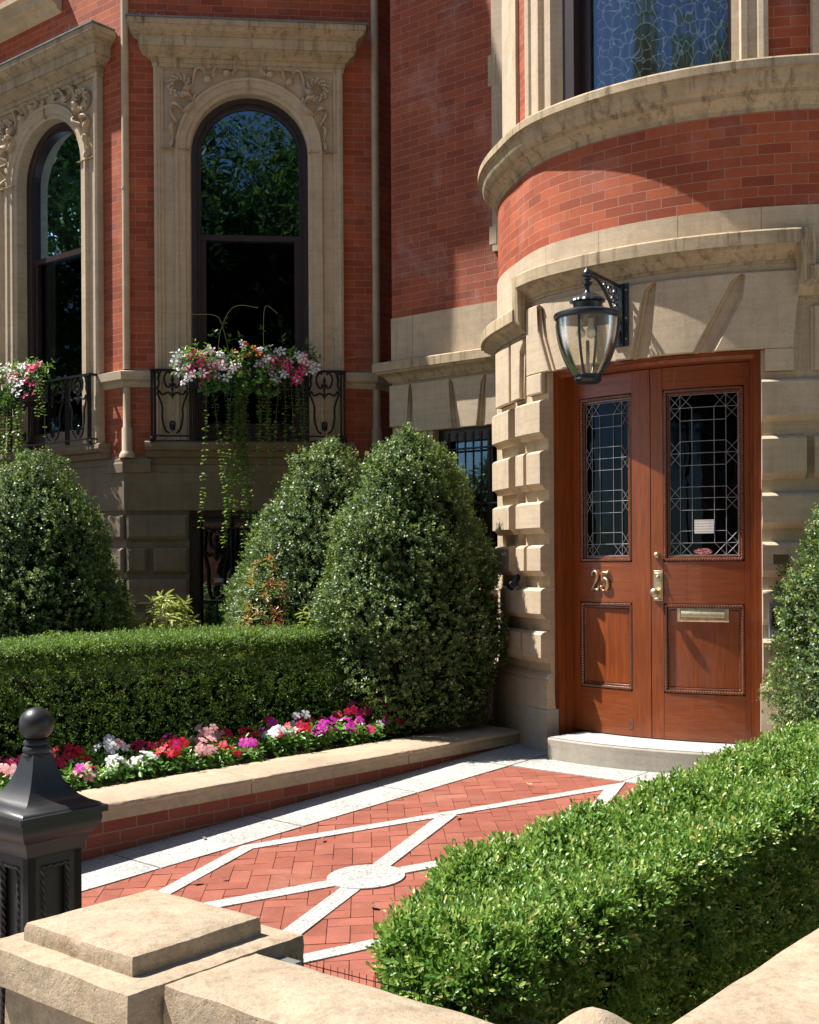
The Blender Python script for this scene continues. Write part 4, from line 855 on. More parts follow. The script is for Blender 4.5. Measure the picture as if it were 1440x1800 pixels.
# ------------------------------------------------------------------ lantern
def lantern():
    a = 232.0; c = BW(a, .514, 0); cx, cy = c[0], c[1]
    L = empty('wall_lantern', BW(a, 0, 3.2), 'large black iron urn lantern on a scrolled bracket above the left door leaf', 'lantern')
    # wall bracket
    fr = Fr(BW(a, .05, 0)[:2], a + 90)       # s along wall, n outward
    mb = MB(); cube(mb, fr, -.055, .055, 0, .012, 3.03, 3.455); cube(mb, fr, -.02, .02, .012, .03, 3.03, 3.45)
    pl = mb.build('wall_plate', 'iron_lamp', L, None, .003)
    mb = MB()
    for z in (3.08, 3.22, 3.41):
        for s in (-.038, .038): tube(mb, [fr(s, .012, z), fr(s, .018, z)], [.007, .004], 8)
    mb.build('bolt', 'leadcame', pl)
    mb = MB(); N = lambda n, z: Vector(fr(0, n, z))
    tube(mb, [N(x, 3.43 + .0 + (x / .48) * .03) for x in (.02, .15, .3, .48)], .013, 4)
    P = smoothline([N(.46, 3.43), N(.33, 3.42), N(.2, 3.34), N(.10, 3.22), N(.05, 3.12), N(.03, 3.05)], 6); tube(mb, P, .011, 6)
    for n, z, r in ((.08, 3.37, .035), (.16, 3.385, .026), (.07, 3.28, .026), (.23, 3.40, .019), (.055, 3.20, .02), (.12, 3.33, .02), (.05, 3.13, .015)):
        tube(mb, [N(n + r * math.cos(t * .4), z + r * math.sin(t * .4)) for t in range(16)], .006, 5, True)
    mb.build('bracket', 'iron_lamp', L, 60)
    z0 = 3.178; up = lambda P, k=1.07: [(r, z * k if z > 0 else z) for r, z in P]; fin = .018
    mb = MB(); lathe(mb, (cx, cy, z0 + fin), [(.0, .29), (.006, .285), (.018, .268), (.029, .252), (.032, .24), (.028, .226), (.02, .218), (.027, .212), (.026, .204), (.014, .2), (.014, .192), (.033, .188), (.034, .172), (.02, .166)], 20); mb.build('finial', 'iron_lamp', L, 50)
    prof = [(.013, .19), (.014, .15), (.02, .13), (.04, .115), (.06, .105), (.085, .1), (.104, .082), (.108, .072), (.088, .066), (.085, .035), (.10, .028), (.15, .018), (.193, .004), (.205, -.002), (.208, -.012), (.205, -.028), (.198, -.03), (.195, -.04), (.10, -.03), (.0, -.03)]
    prof = up([(r * 1.05, z) for r, z in prof]); mb = MB(); lathe(mb, (cx, cy, z0), prof, 84, [0, 0, 0, 0, 0, 0, .035, .035] + [0] * 12); mb.build('cap', 'iron_lamp', L, 40)
    gp = [(.203, -.04), (.201, -.08), (.195, -.13), (.182, -.19), (.163, -.25), (.138, -.31), (.108, -.36), (.087, -.395)]
    t = NT('seeded_glass'); n_ = t.noise(t.coord(), 90, 3, .7); tr = t.new('BsdfTransparent'); tr.inputs[0].default_value = (.95, .93, .86, 1)
    df = t.new('BsdfDiffuse'); df.inputs[0].default_value = (.72, .70, .62, 1); tl = t.new('BsdfTranslucent'); tl.inputs[0].default_value = (.85, .80, .66, 1); gl = t.new('BsdfGlossy'); gl.inputs['Roughness'].default_value = .08; t.l.new(t.bump(n_, .2, .006), gl.inputs['Normal'])
    ad = t.new('MixShader'); ad.inputs[0].default_value = .5; t.l.new(df.outputs[0], ad.inputs[1]); t.l.new(tl.outputs[0], ad.inputs[2])
    m1 = t.new('MixShader'); t.l.new(t.ramp(n_, [(.5, .10), (.75, .38)]), m1.inputs[0]); t.l.new(tr.outputs[0], m1.inputs[1]); t.l.new(ad.outputs[0], m1.inputs[2])
    m2 = t.new('MixShader'); fz = t.new('Fresnel'); fz.inputs[0].default_value = 1.45; t.l.new(fz.outputs[0], m2.inputs[0]); t.l.new(m1.outputs[0], m2.inputs[1]); t.l.new(gl.outputs[0], m2.inputs[2]); t.l.new(m2.outputs[0], t.out.inputs[0])
    mb = MB(); lathe(mb, (cx, cy, z0), gp, 48); mb.build('glass_bowl', t.m, L, 60)
    for k in range(4):
        an = rad(a + 14 + 90 * k); mb = MB(); pts = [Vector((cx + (r + .003) * math.cos(an), cy + (r + .003) * math.sin(an), z0 + z)) for r, z in gp]
        tube(mb, smoothline(pts, 3), .0085, 6); mb.build('rib', 'iron_lamp', L, 60)
    mb = MB(); lathe(mb, (cx, cy, z0 + .015), [(.0, -.405), (.088, -.405), (.09, -.415), (.084, -.42), (.084, -.432), (.089, -.437), (.082, -.445), (.075, -.458), (.0, -.462)], 36, [0, 0, .02, 0, 0, .03, .03, .0, 0]); mb.build('base_ring', 'iron_lamp', L, 40)
    bulb = m_simple('frosted_bulb', (.8, .78, .72), .25); socket = m_simple('bulb_socket', (.5, .47, .4), .5)
    for k in range(3):
        an = rad(50 + 120 * k); bx, by = cx + .042 * math.cos(an), cy + .042 * math.sin(an)
        mb = MB(); lathe(mb, (bx, by, z0 - .12), [(.0, -.032), (.018, -.026), (.029, -.008), (.030, .004), (.022, .022), (.014, .032), (.013, .045)], 16); b = mb.build('bulb', bulb, L, 60)
        mb = MB(); lathe(mb, (bx, by, z0 - .085), [(.016, 0), (.016, .05), (.0, .05)], 12); mb.build('socket', socket, b, 60)
    mb = MB(); tube(mb, [(cx, cy, z0 - .41), (cx, cy, z0 - .17)], .012, 8); mb.build('stem', m_simple('rusty_stem', (.12, .05, .04), .6), L)
lantern()

# ------------------------------------------------------------------ small fittings
def fittings():
    fr = BW
    mb = MB(); block(mb, BW, 258.0, 260.4, 1.56, 1.625, .06, .078, .001); tagit(mb.build('wall_plaque', m_simple('dull_bronze', (.12, .10, .055), .5, .5)), 'small dull bronze plaque on the stone pier right of the door', 'plaque')
    t = empty('intercom', BW(259, .06, 1.2), 'grey door intercom box on the stone pier, half behind the right bush', 'intercom')
    mb = MB(); block(mb, BW, 257.2, 260.8, 1.09, 1.31, .05, .115, .006); mb.build('housing', m_simple('grey_plastic', (.16, .17, .20), .4), t)
    mb = MB(); block(mb, BW, 257.6, 260.4, 1.155, 1.285, .10, .118, .002); mb.build('screen', m_simple('dark_screen', (.01, .012, .015), .12), t)
    mb = MB(); block(mb, BW, 257.6, 260.4, 1.105, 1.145, .10, .119, .002); mb.build('button_panel', m_simple('pale_metal', (.4, .42, .45), .3, .6), t)
    t = empty('security_camera', BW(203.2, .08, 1.44), 'small black security camera at the edge of the stone pier left of the door', 'camera')
    p = Vector(BW(202.2, .06, 1.44)); mb = MB(); tube(mb, [p, p + Vector((-.02, -.05, .0)), p + Vector((-.03, -.07, -.01))], .016, 8); mb.build('mount', 'iron', t, 60)
    q = p + Vector((-.01, -.08, .02)); d = Vector((-.45, -.5, -.55)).normalized(); mb = MB(); tube(mb, [q - d * .03, q, q + d * .10, q + d * .105], [.02, .03, .03, .026], 14); mb.build('body', 'iron', t, 60)
fittings()

# ================================================================== GARDEN WALLS
def planter_wall():
    g = empty('planter_wall', pat(1.2, -.1), 'low brick planter wall with buff stone coping beside the patio', 'wall')
    fr = Fr((PA.x, PA.y), math.degrees(math.atan2(PW.y, PW.x)))   # n is toward the patio
    mb = MB(); V = []
    a0, a1 = -3.4, 3.72
    mb.add([fr(a0, -.02, -.1), fr(a1, -.02, -.1), fr(a1, -.02, .226), fr(a0, -.02, .226)], [(0, 1, 2, 3)], [(a0, -.1 - .022), (a1, -.122), (a1, .204), (a0, .204)]); mb.build('brick_course', 'brick_low', g)
    js = [a0, -1.9, -.02 + .03, 1.31, 2.66, a1]
    js = [a0, -1.6, -.25, 1.10, 2.47, a1]
    for x0, x1 in zip(js, js[1:]):
        mb = MB(); N = max(2, int((x1 - x0) / .05)); V = []
        pr = [(-.02, .226), (.004, .226), (.005, .285), (.018, .292), (.024, .302), (.02, .316), (.006, .322), (-.2, .325), (-.40, .322), (-.43, .31), (-.43, .2)]
        mb = MB()
        for i in range(N + 1):
            for j, (n, z) in enumerate(pr): V.append(fr(x0 + .003 + (x1 - x0 - .006) * i / N, n + (R.uniform(-.003, .003) if 2 <= j <= 6 else 0), z + (R.uniform(-.0015, .0015) if j > 3 else 0)))
        k = len(pr); mb.add(V, [(i * k + j, (i + 1) * k + j, (i + 1) * k + j + 1, i * k + j + 1) for i in range(N) for j in range(k - 1)] + [tuple(range(k)), tuple(N * k + j for j in reversed(range(k)))])
        mb.build('coping_stone', m_cop, g, 40)
m_cop = m_stone('coping_sandstone', (.47, .365, .255), (.34, .25, .16), .4, .2, .85, .35)
planter_wall()
FP = Fr((-.677, 3.015), -39.4)               # pier frame, origin at cap centre, s right along street, n toward street
def worn(mb, fr, s0, s1, n0, n1, z0, z1, dome=0., amp=.004, rnd=.018, step=.03, bot=True):
    amp *= .35; rnd = min(rnd, .007) if dome < .03 else rnd
    """worn stone slab: gridded box with softened edges"""
    ns, nn, nz = max(2, int((s1 - s0) / step)), max(2, int((n1 - n0) / step)), 3
    def P(u, v, w_):
        s = s0 + (s1 - s0) * u; n = n0 + (n1 - n0) * v; z = z0 + (z1 - z0) * w_
        e = min(s - s0, s1 - s, 1) ; f = min(n - n0, n1 - n)
        if w_ > .99:
            dd = min(e, f); z -= max(0, (1 - dd / (rnd * 2))) * rnd * .6 if dd < rnd * 2 else 0
            z += dome * (1 - (2 * u - 1) ** 2) * (1 - (2 * v - 1) ** 2)
        q = fr(s, n, z); h = math.sin(q[0] * 31 + q[2] * 17) + math.sin(q[1] * 37 - q[2] * 23) + 1.5 * math.sin(q[0] * 113 + q[1] * 91 + q[2] * 60)
        h2 = math.sin(q[0] * 43 + q[1] * 29)
        ds = (-(u < .01) + (u > .99)) * (h * amp * .5 - (rnd * .5 if w_ > .99 else 0)); dn = (-(v < .01) + (v > .99)) * (h * amp * .5 - (rnd * .5 if w_ > .99 else 0))
        return fr(s + ds, n + dn, z + h2 * amp * .25 * (w_ > .99))
    V = []; idx = {}
    def vid(i, j, k):
        if (i, j, k) not in idx: idx[(i, j, k)] = len(V); V.append(P(i / ns, j / nn, k / nz))
        return idx[(i, j, k)]
    Fc = [(vid(i, j, nz), vid(i, j + 1, nz), vid(i + 1, j + 1, nz), vid(i + 1, j, nz)) for i in range(ns) for j in range(nn)]
    Fc += [(vid(i, j, 0), vid(i + 1, j, 0), vid(i + 1, j + 1, 0), vid(i, j + 1, 0)) for i in range(ns) for j in range(nn)]
    for k in range(nz):
        for i in range(ns): Fc += [(vid(i, 0, k), vid(i, 0, k + 1), vid(i + 1, 0, k + 1), vid(i + 1, 0, k)), (vid(i, nn, k), vid(i + 1, nn, k), vid(i + 1, nn, k + 1), vid(i, nn, k + 1))]
        for j in range(nn): Fc += [(vid(0, j, k), vid(0, j + 1, k), vid(0, j + 1, k + 1), vid(0, j, k + 1)), (vid(ns, j, k), vid(ns, j, k + 1), vid(ns, j + 1, k + 1), vid(ns, j + 1, k))]
    mb.add(V, Fc)
def front_walls():
    g = empty('stone_pier', (-.677, 3.015, 0), 'low sandstone pier with a stepped square cap at the patio entrance', 'pier')
    mb = MB(); worn(mb, FP, -.215, .215, -.20, .20, .648, .70, .012, .005, .012, .02); mb.build('raised_cap', 'stone_front', g, 50)
    mb = MB(); worn(mb, FP, -.295, .295, -.275, .275, .56, .652, .0, .006, .02, .025); mb.build('cap_slab', 'stone_front', g, 50)
    mb = MB(); worn(mb, FP, -.255, .255, -.235, .235, -.06, .562, 0, .003, .01, .08); mb.build('shaft', 'stone_front', g, 50)
    mb = MB(); p = Vector(FP(.30, -.17, .60)); cube(mb, FP, .285, .36, -.20, -.175, .59, .615); mb.build('clamp', m_simple('grey_clamp', (.25, .26, .27), .4, .5), g)
    g = empty('front_wall', FP(.8, .03, 0), 'low sandstone front wall with rounded coping running right from the pier', 'wall')
    mb = MB(); worn(mb, FP, .305, 1.16, -.10, .185, .54, .655, .02, .007, .035, .025); mb.build('coping', 'stone_front', g, 50)
    mb = MB(); worn(mb, FP, .27, 1.2, -.07, .15, -.06, .545, 0, .004, .01, .08); mb.build('wall_body', 'stone_front', g, 50)
    mb = MB(); worn(mb, FP, 1.10, 1.33, -.27, -.04, .54, .655, .055, .004, .05, .02); mb.build('domed_corner_stone', 'stone_front', g, 60)
    g = empty('side_wall', FP(1.5, -2.0, 0), 'sandstone side wall with broad flat coping right of the boxwood hedge', 'wall')
    mb = MB(); worn(mb, FP, 1.30, 1.80, -6.0, -.0, .56, .66, .01, .004, .02, .05); mb.build('coping', 'stone_front', g, 50)
    mb = MB(); worn(mb, FP, 1.36, 1.75, -5.9, -.03, -.06, .565, 0, .003, .01, .15); mb.build('wall_body', 'stone_front', g, 50)
    mb = MB(); z1 = .60
    def net(s0, n0, s1, n1):
        L = math.hypot(s1 - s0, n1 - n0); m = int(L / .022)
        for i in range(m + 1): s = s0 + (s1 - s0) * i / m; n = n0 + (n1 - n0) * i / m; tube(mb, [FP(s, n, .3), FP(s, n, z1 + .012)], .0011, 4)
        for z in (z1, z1 - .025, z1 - .05, z1 - .1, z1 - .15): tube(mb, [FP(s0, n0, z), FP(s1, n1, z)], .0012, 4)
    net(.30, -.22, 1.27, -.28); net(1.265, -.28, 1.265, -4.5)
    tagit(mb.build('wire_netting', 'iron'), 'low black wire netting strung behind the front and side wall copings', 'fence')
front_walls()
def gatepost():
    fr = Fr((-1.285, 4.105), -39.4); g = empty('iron_gatepost', (-1.285, 4.105, -.05), 'black cast iron gatepost with a ball finial and rope-edged panels', 'post')
    def ring(prof, mb):
        V = []
        for h, z in prof: V += [fr(-h, -h, z), fr(h, -h, z), fr(h, h, z), fr(-h, h, z)]
        n = len(prof); mb.add(V, [(4 * i + j, 4 * i + (j + 1) % 4, 4 * i + 4 + (j + 1) % 4, 4 * i + 4 + j) for i in range(n - 1) for j in range(4)] + [(4 * n - 4, 4 * n - 3, 4 * n - 2, 4 * n - 1)])
    mb = MB(); c = (-1.285, 4.105, 0); pr = []
    for i in range(17): t = math.pi * i / 16; pr.append((.0585 * math.sin(t), 1.045 - .0585 * math.cos(t)))
    lathe(mb, c, pr, 32); mb.build('ball_finial', 'iron_post', g, 60)
    mb = MB(); lathe(mb, c, [(.036, .995), (.044, .988), (.044, .978), (.038, .974), (.046, .966), (.047, .955), (.043, .948), (.046, .942), (.038, .93), (.034, .90)], 28); mb.build('neck', 'iron_post', g, 50)
    mb = MB(); ring([(.158, .765), (.15, .775), (.125, .785), (.10, .803), (.08, .826), (.064, .853), (.051, .885), (.041, .92), (.036, .945)], mb); mb.build('flared_cap', 'iron_post', g, 40)
    mb = MB(); ring([(.105, .615), (.112, .62), (.114, .64), (.122, .655), (.125, .67), (.14, .68), (.152, .70), (.156, .72), (.155, .738), (.17, .742), (.17, .764), (.10, .768)], mb); mb.build('crown_moulding', 'iron_post', g, 30)
    mb = MB(); H = .105; q = .055
    ring([(H - .018, -.05), (H - .018, .614)], mb)
    for a in range(4):
        f2 = Fr(c[:2], -39.4 + 90 * a)
        for s0, s1 in ((-H, -q), (q, H)): cube(mb, f2, s0, s1, H - .03, H, -.05, .616)
        cube(mb, f2, -q, q, H - .03, H - .0005, .585, .616)
    mb.build('shaft', 'iron_post', g)
    mb = MB()
    for a in range(4):
        f2 = Fr(c[:2], -39.4 + 90 * a)
        for s in (-q + .006, q - .006):
            for ph in (0, 2.1, 4.2):
                tube(mb, [Vector(f2(s + .006 * math.cos(i * .55 + ph), H - .004 + .006 * math.sin(i * .55 + ph), -.03 + .61 * i / 90)) for i in range(91)], .0055, 5)
        tube(mb, [Vector(f2(-q + 2 * q * i / 12, H - .004, .578 + .003 * math.sin(i * 2))) for i in range(13)], [.008 + .002 * math.sin(i * 2.5) for i in range(13)], 6)
    mb.build('rope_trim', 'iron_post', g, 60)
gatepost()

# ================================================================== PLANTS
def lump(d, k=1.0, s=0):
    x, y, z = d[:, 0], d[:, 1], d[:, 2]
    return (np.sin(x * 3.1 * k + s) * np.sin(y * 3.7 * k + 1.3 * s) + .6 * np.sin(z * 6.1 * k + x * 2.2 + s * 2) + .45 * np.sin((x + y) * 8.3 * k + z * 5 + s) + .35 * np.sin(y * 15 * k - z * 11 + x * 9 + s * 3))
def twiglets(root, P, A, n, ln=.09, r=.0016):
    mb = MB(); k = rng.choice(len(P), n, replace=False)
    for i in k:
        p = Vector(P[i]); a = Vector(A[i]).normalized(); b = Vector(rng.normal(size=3)) * .25
        tube(mb, [p - a * ln * .8, p - a * ln * .2 + b * .02, p + (a + b).normalized() * ln * .55], [r * 1.6, r, r * .5], 3)
    tagit(mb.build('twiglets', M['twig_pale'], root, None, 0, False), kind='stuff')
def bush(name, loc, rx, h, label, seed, n=7000, fmax=.36, mat='leaf_bush', L=.026, top=1.25, group='clipped evergreen bushes', zb=.0):
    root = empty(name, loc, label, 'bush', group)
    def rad_at(t): return np.where(t < fmax, np.sqrt(np.clip(1 - ((fmax - t) / (fmax + .12)) ** 2, 0, 1)), np.clip(1 - ((t - fmax) / (1 - fmax)) ** 1.75, 0, 1) ** (1 / top))
    u = rng.random(n * 3) ** .9; keep = rng.random(n * 3) < (rad_at(u) * .9 + .12); u = u[keep][:n]; m = len(u); th = rng.random(m) * 2 * np.pi
    rr = rad_at(u); cs = np.stack([np.cos(th), np.sin(th)], 1)
    dr = (rad_at(np.clip(u + .01, 0, 1)) - rad_at(np.clip(u - .01, 0, 1))) / .02
    N = unit(np.stack([cs[:, 0] * h, cs[:, 1] * h, -dr * rx], 1))
    P = np.stack([cs[:, 0] * rr * rx, cs[:, 1] * rr * rx, zb + u * h], 1)
    lp = lump(P, 1.7, seed); dep = rng.random(m) ** 1.5 * .17 * rx
    P = P + N * (lp * .05 - dep + .01)[:, None]
    A = unit(N + np.array([0, 0, .35]) + rng.normal(size=(m, 3)) * .38)
    sho = rng.random(m) < .02; P = P + A * (sho * rng.random(m) * .05)[:, None]
    twiglets(root, P, A, 260)
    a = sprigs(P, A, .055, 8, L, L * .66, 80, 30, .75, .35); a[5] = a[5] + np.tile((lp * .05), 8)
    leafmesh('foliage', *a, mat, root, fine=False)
    # near-black core, the shade between the leaves put into its colour
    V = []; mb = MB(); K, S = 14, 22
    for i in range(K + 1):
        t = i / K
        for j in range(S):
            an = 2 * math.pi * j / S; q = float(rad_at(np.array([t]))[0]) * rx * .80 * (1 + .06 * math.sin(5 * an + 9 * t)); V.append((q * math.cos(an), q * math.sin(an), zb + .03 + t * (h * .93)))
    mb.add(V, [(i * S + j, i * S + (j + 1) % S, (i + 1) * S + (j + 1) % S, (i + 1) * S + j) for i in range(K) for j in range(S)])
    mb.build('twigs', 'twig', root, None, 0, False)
    mb = MB(); tube(mb, [(0, 0, -.25), (.01, 0, zb + .4)], [.045, .03], 8); mb.build('stem', 'trunk', root, None, 0, False)
    return root
bush('clipped_bush', (-2.93, 9.35, .22), .70, 2.22, 'broad dark clipped evergreen bush at the far left, below the left window', 1.0, 9500, top=1.5)
bush('clipped_bush', (-.68, 10.3, .22), .95, 2.42, 'middle clipped evergreen bush partly hidden behind the tallest pointed one', 2.2, 9500, .2, top=1.25)
bush('clipped_bush', (.0, 9.2, .35), .67, 2.27, 'tallest pale green clipped bush, between the left hedge and the door pier', 3.1, 11000, .33, top=1.35)
bush('clipped_bush', (2.92, 6.95, .12), .72, 2.30, 'clipped bush right of the door, cut off by the picture edge', 4.4, 10500, .36, top=1.2, L=.024)

def hedge(name, loc, label, a0, a1, b0, b1, zg, z0, z1, n, L, mat, seed, fine, bumps=.02, rnd=.10, ln=.06, k=8, taper=False):
    """box hedge along the patio axes: a range, b range; z0/z1 top height at a0/a1"""
    root = empty(name, loc, label, 'hedge', 'box hedges')
    la, lb = a1 - a0, b1 - b0; hs = (z0 + z1) / 2 - zg
    areas = np.array([la * lb * 1.25, la * hs, la * hs, lb * hs, lb * hs]); areas = areas / areas.sum(); f = rng.choice(5, n, p=areas)
    a = a0 + la * rng.random(n); b = b0 + lb * rng.random(n); w_ = rng.random(n) ** .85
    a = np.where(f == 3, a0, np.where(f == 4, a1, a)); b = np.where(f == 1, b0, np.where(f == 2, b1, b))
    ztop = z0 + (z1 - z0) * (a - a0) / la; z = np.where(f == 0, ztop, zg + .03 + (ztop - zg - .03) * w_)
    nv = np.zeros((n, 3)); nv[f == 0] = (0, 0, 1)
    def dirv(da, db): p = PW * da + PQ * db; return (p.x, p.y, 0)
    for q, d in ((1, dirv(0, -1)), (2, dirv(0, 1)), (3, dirv(-1, 0)), (4, dirv(1, 0))): nv[f == q] = d
    # round the corners
    ea = np.minimum(a - a0, a1 - a); eb = np.minimum(b - b0, b1 - b); ez = ztop - z
    ca, cb = (a0 + a1) / 2, (b0 + b1) / 2
    def pull(e): return np.clip(1 - e / rnd, 0, 1) ** 2 * rnd * .25
    pa, pb, pz = pull(ea), pull(eb), pull(ez)
    top = f == 0
    z = z - np.where(top, np.maximum(pa, pb), 0)
    a = a - np.sign(a - ca) * np.where((f >= 3), pz + pb, np.where(top, 0, pa * .0)); b = b - np.sign(b - cb) * np.where((f == 1) | (f == 2), pz + pa, 0)
    def warp(a, b):
        if not taper: return b
        e = np.clip((-.35 - a) / .8, 0, 1) ** 1.5; return b + .36 * e * (b1 - b) / lb
    b = warp(a, b)
    P = np.stack([PA.x + PW.x * a + PQ.x * b, PA.y + PW.y * a + PQ.y * b, z], 1)
    lp = lump(P, 2.2, seed); dep = rng.random(n) ** 1.4 * (.12 if fine else .085)
    sh = (lp * bumps - dep)
    # extra sprigs round the top edges
    m = int(n * .3); ae = a0 + la * rng.random(m); sg = rng.choice([-1, 1], m); ph = rng.random(m) * math.pi / 2; rr = .07
    be = np.where(sg > 0, b1 - rr, b0 + rr) + sg * rr * np.sin(ph); ze = z0 + (z1 - z0) * (ae - a0) / la - rr + rr * np.cos(ph) - .01; be = warp(ae, be)
    ne = np.stack([PQ.x * sg * np.sin(ph), PQ.y * sg * np.sin(ph), np.cos(ph)], 1); Pe = np.stack([PA.x + PW.x * ae + PQ.x * be, PA.y + PW.y * ae + PQ.y * be, ze], 1)
    sh = np.concatenate([sh, lump(Pe, 2.2, seed) * bumps - rng.random(m) * .05]); P = np.concatenate([P, Pe]); nv = np.concatenate([nv, ne]); n = n + m
    P = P + nv * sh[:, None]
    A = unit(nv + np.array([0, 0, .5]) + rng.normal(size=(n, 3)) * .45)
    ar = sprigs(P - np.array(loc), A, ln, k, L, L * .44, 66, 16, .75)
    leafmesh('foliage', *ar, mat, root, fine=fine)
    twiglets(root, P - np.array(loc), A, 500, .10 if fine else .07)
    # near-black core standing in for the shade inside the hedge
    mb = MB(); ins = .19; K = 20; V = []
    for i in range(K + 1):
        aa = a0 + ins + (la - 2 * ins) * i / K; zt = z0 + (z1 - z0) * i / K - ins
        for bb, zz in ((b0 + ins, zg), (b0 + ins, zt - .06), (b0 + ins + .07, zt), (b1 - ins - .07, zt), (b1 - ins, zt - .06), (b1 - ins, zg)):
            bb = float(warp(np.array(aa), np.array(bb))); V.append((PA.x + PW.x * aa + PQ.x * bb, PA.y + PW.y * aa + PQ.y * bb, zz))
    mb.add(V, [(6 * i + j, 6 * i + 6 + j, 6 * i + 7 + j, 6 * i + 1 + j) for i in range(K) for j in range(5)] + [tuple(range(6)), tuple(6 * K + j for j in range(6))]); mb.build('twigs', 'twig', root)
    return root
hedge('box_hedge', pat(1.0, 3.3), 'bright green boxwood hedge along the right side of the patio, nearest the camera', -1.12, 2.85, 2.93, 3.54, .06, .55, .78, 21000, .027, 'leaf_box', .6, True, .036, .13, .07, 7, True)
hedge('box_hedge', pat(.8, -1.1), 'long dark clipped hedge behind the flower bed left of the patio', -2.3, 3.02, -1.75, -.97, .24, 1.085, 1.06, 30000, .022, 'leaf_hedge', 2.0, False, .016, .12, .05, 7)

# --- flowers -------------------------------------------------------
FC = {'red': (.62, .012, .035), 'crimson': (.48, .008, .06), 'magenta': (.62, .03, .42), 'violet': (.45, .05, .45), 'pink': (.80, .42, .42), 'white': (.82, .80, .80), 'rose': (.75, .06, .2), 'orange': (.75, .14, .01), 'pale': (.82, .62, .66)}
FM = {}
for k_, c_ in FC.items():
    t = NT('petal_' + k_); p = t.pbr(c_, .55, 0, None, .3); tr = t.new('BsdfTranslucent'); tr.inputs[0].default_value = (*c_, 1); mx = t.new('MixShader'); mx.inputs[0].default_value = .3
    t.l.new(p.outputs[0], mx.inputs[1]); t.l.new(tr.outputs[0], mx.inputs[2]); t.l.new(mx.outputs[0], t.out.inputs[0]); FM[k_] = t.m
def bloom_mesh(kind, col):
    n = 5; V = []; Fc = []; T = 0
    for k in range(n):
        a = 2 * math.pi * k / n; ca, sa = math.cos(a), math.sin(a); o = len(V)
        if kind == 'vinca': pr = [(0.03, 0, 0), (.45, -.30, .06), (.88, -.42, .03), (1.0, -.1, 0), (.95, .30, -.03), (.5, .32, .02)]
        else: pr = [(.1, 0, -.1), (.45, -.18, .12), (.85, -.30, .04), (1.05, .12, -.12), (.7, .26, .0), (.4, .16, .10)]
        for x, y, z in pr: V.append((x * ca - y * sa, x * sa + y * ca, z))
        Fc.append(tuple(range(o, o + 6)))
    me = bpy.data.meshes.new('flower'); me.from_pydata(V, [], Fc); me.materials.append(FM[col]); return me
BM = {(k, c): bloom_mesh(k, c) for k in ('vinca', 'trumpet') for c in FC}
def bloom(parent, p, d, r, col, kind='vinca'):
    o = bpy.data.objects.new('flower', BM[(kind, col)]); COL.objects.link(o); o.parent = parent; o.location = p
    q = Vector(d).to_track_quat('Z', 'Y'); o.rotation_mode = 'QUATERNION'; o.rotation_quaternion = q @ Euler((0, 0, R.uniform(0, 6.28))).to_quaternion(); o.scale = (r, r, r); return o
CN = {'red': 'red', 'crimson': 'crimson', 'magenta': 'magenta', 'violet': 'violet', 'pink': 'pale pink', 'white': 'white', 'rose': 'rose red'}
def vinca(i, a, b, col, nb, hgt):
    x, y, _ = pat(a, b); z = .25
    places = ['first', 'second', 'third', 'fourth', 'fifth', 'sixth', 'seventh', 'eighth', 'ninth', 'tenth', 'eleventh', 'twelfth', 'thirteenth', 'fourteenth', 'fifteenth', 'sixteenth', 'seventeenth', 'eighteenth', 'nineteenth', 'twentieth', 'twenty-first', 'twenty-second', 'twenty-third', 'twenty-fourth', 'twenty-fifth', 'twenty-sixth']
    row = 'front' if b > -.64 else 'back'
    root = empty('bedding_plant', (x, y, z), '%s-flowered bedding plant, %s from the left in the %s row by the coping' % (CN[col], places[i], row), 'flower', 'bedding flowers in the planter')
    n = 30; th = rng.random(n) * 6.28; r_ = rng.random(n) ** .6 * .095
    B = np.stack([r_ * np.cos(th), r_ * np.sin(th), hgt * (.15 + .6 * rng.random(n))], 1); A = np.stack([np.cos(th) * .7, np.sin(th) * .7, np.ones(n)], 1) + rng.normal(size=(n, 3)) * .2
    ar = sprigs(B, A, .07, 6, .048, .023, 85, 45, .55); leafmesh('foliage', *ar, 'leaf_vinca', root, fine=True, curl=.25)
    for k in range(nb):
        t = R.uniform(0, 6.28); q = R.uniform(.0, .10); c2 = col if R.random() < .8 else R.choice(['magenta', 'red', 'white', 'pink', 'crimson'])
        d = Vector((math.cos(t) * .5 + .05, math.sin(t) * .5 - .55, .75)).normalized(); bloom(root, (q * math.cos(t) + .02, q * math.sin(t) - .02, hgt * R.uniform(.75, 1.12)), d, R.uniform(.029, .039), c2)
seqf = ['rose', 'magenta', 'magenta', 'pink', 'white', 'pink', 'white', 'white', 'red', 'pink', 'red', 'magenta', 'white', 'crimson', 'magenta', 'magenta', 'rose', 'red']
seqb = ['red', 'magenta', 'red', 'rose', 'crimson', 'red', 'white', 'crimson', 'red', 'pink', 'crimson', 'red', 'magenta', 'white', 'red', 'crimson', 'rose', 'red']
for i, c_ in enumerate(seqf): vinca(i, -.75 + i * .21 + R.uniform(-.03, .03), -.54 - R.uniform(0, .03) , c_, R.randint(7, 11), R.uniform(.17, .24))
for i, c_ in enumerate(seqb): vinca(i, -.70 + i * .213 + R.uniform(-.03, .03), -.70 - R.uniform(0, .05), c_, R.randint(7, 11), R.uniform(.22, .31))

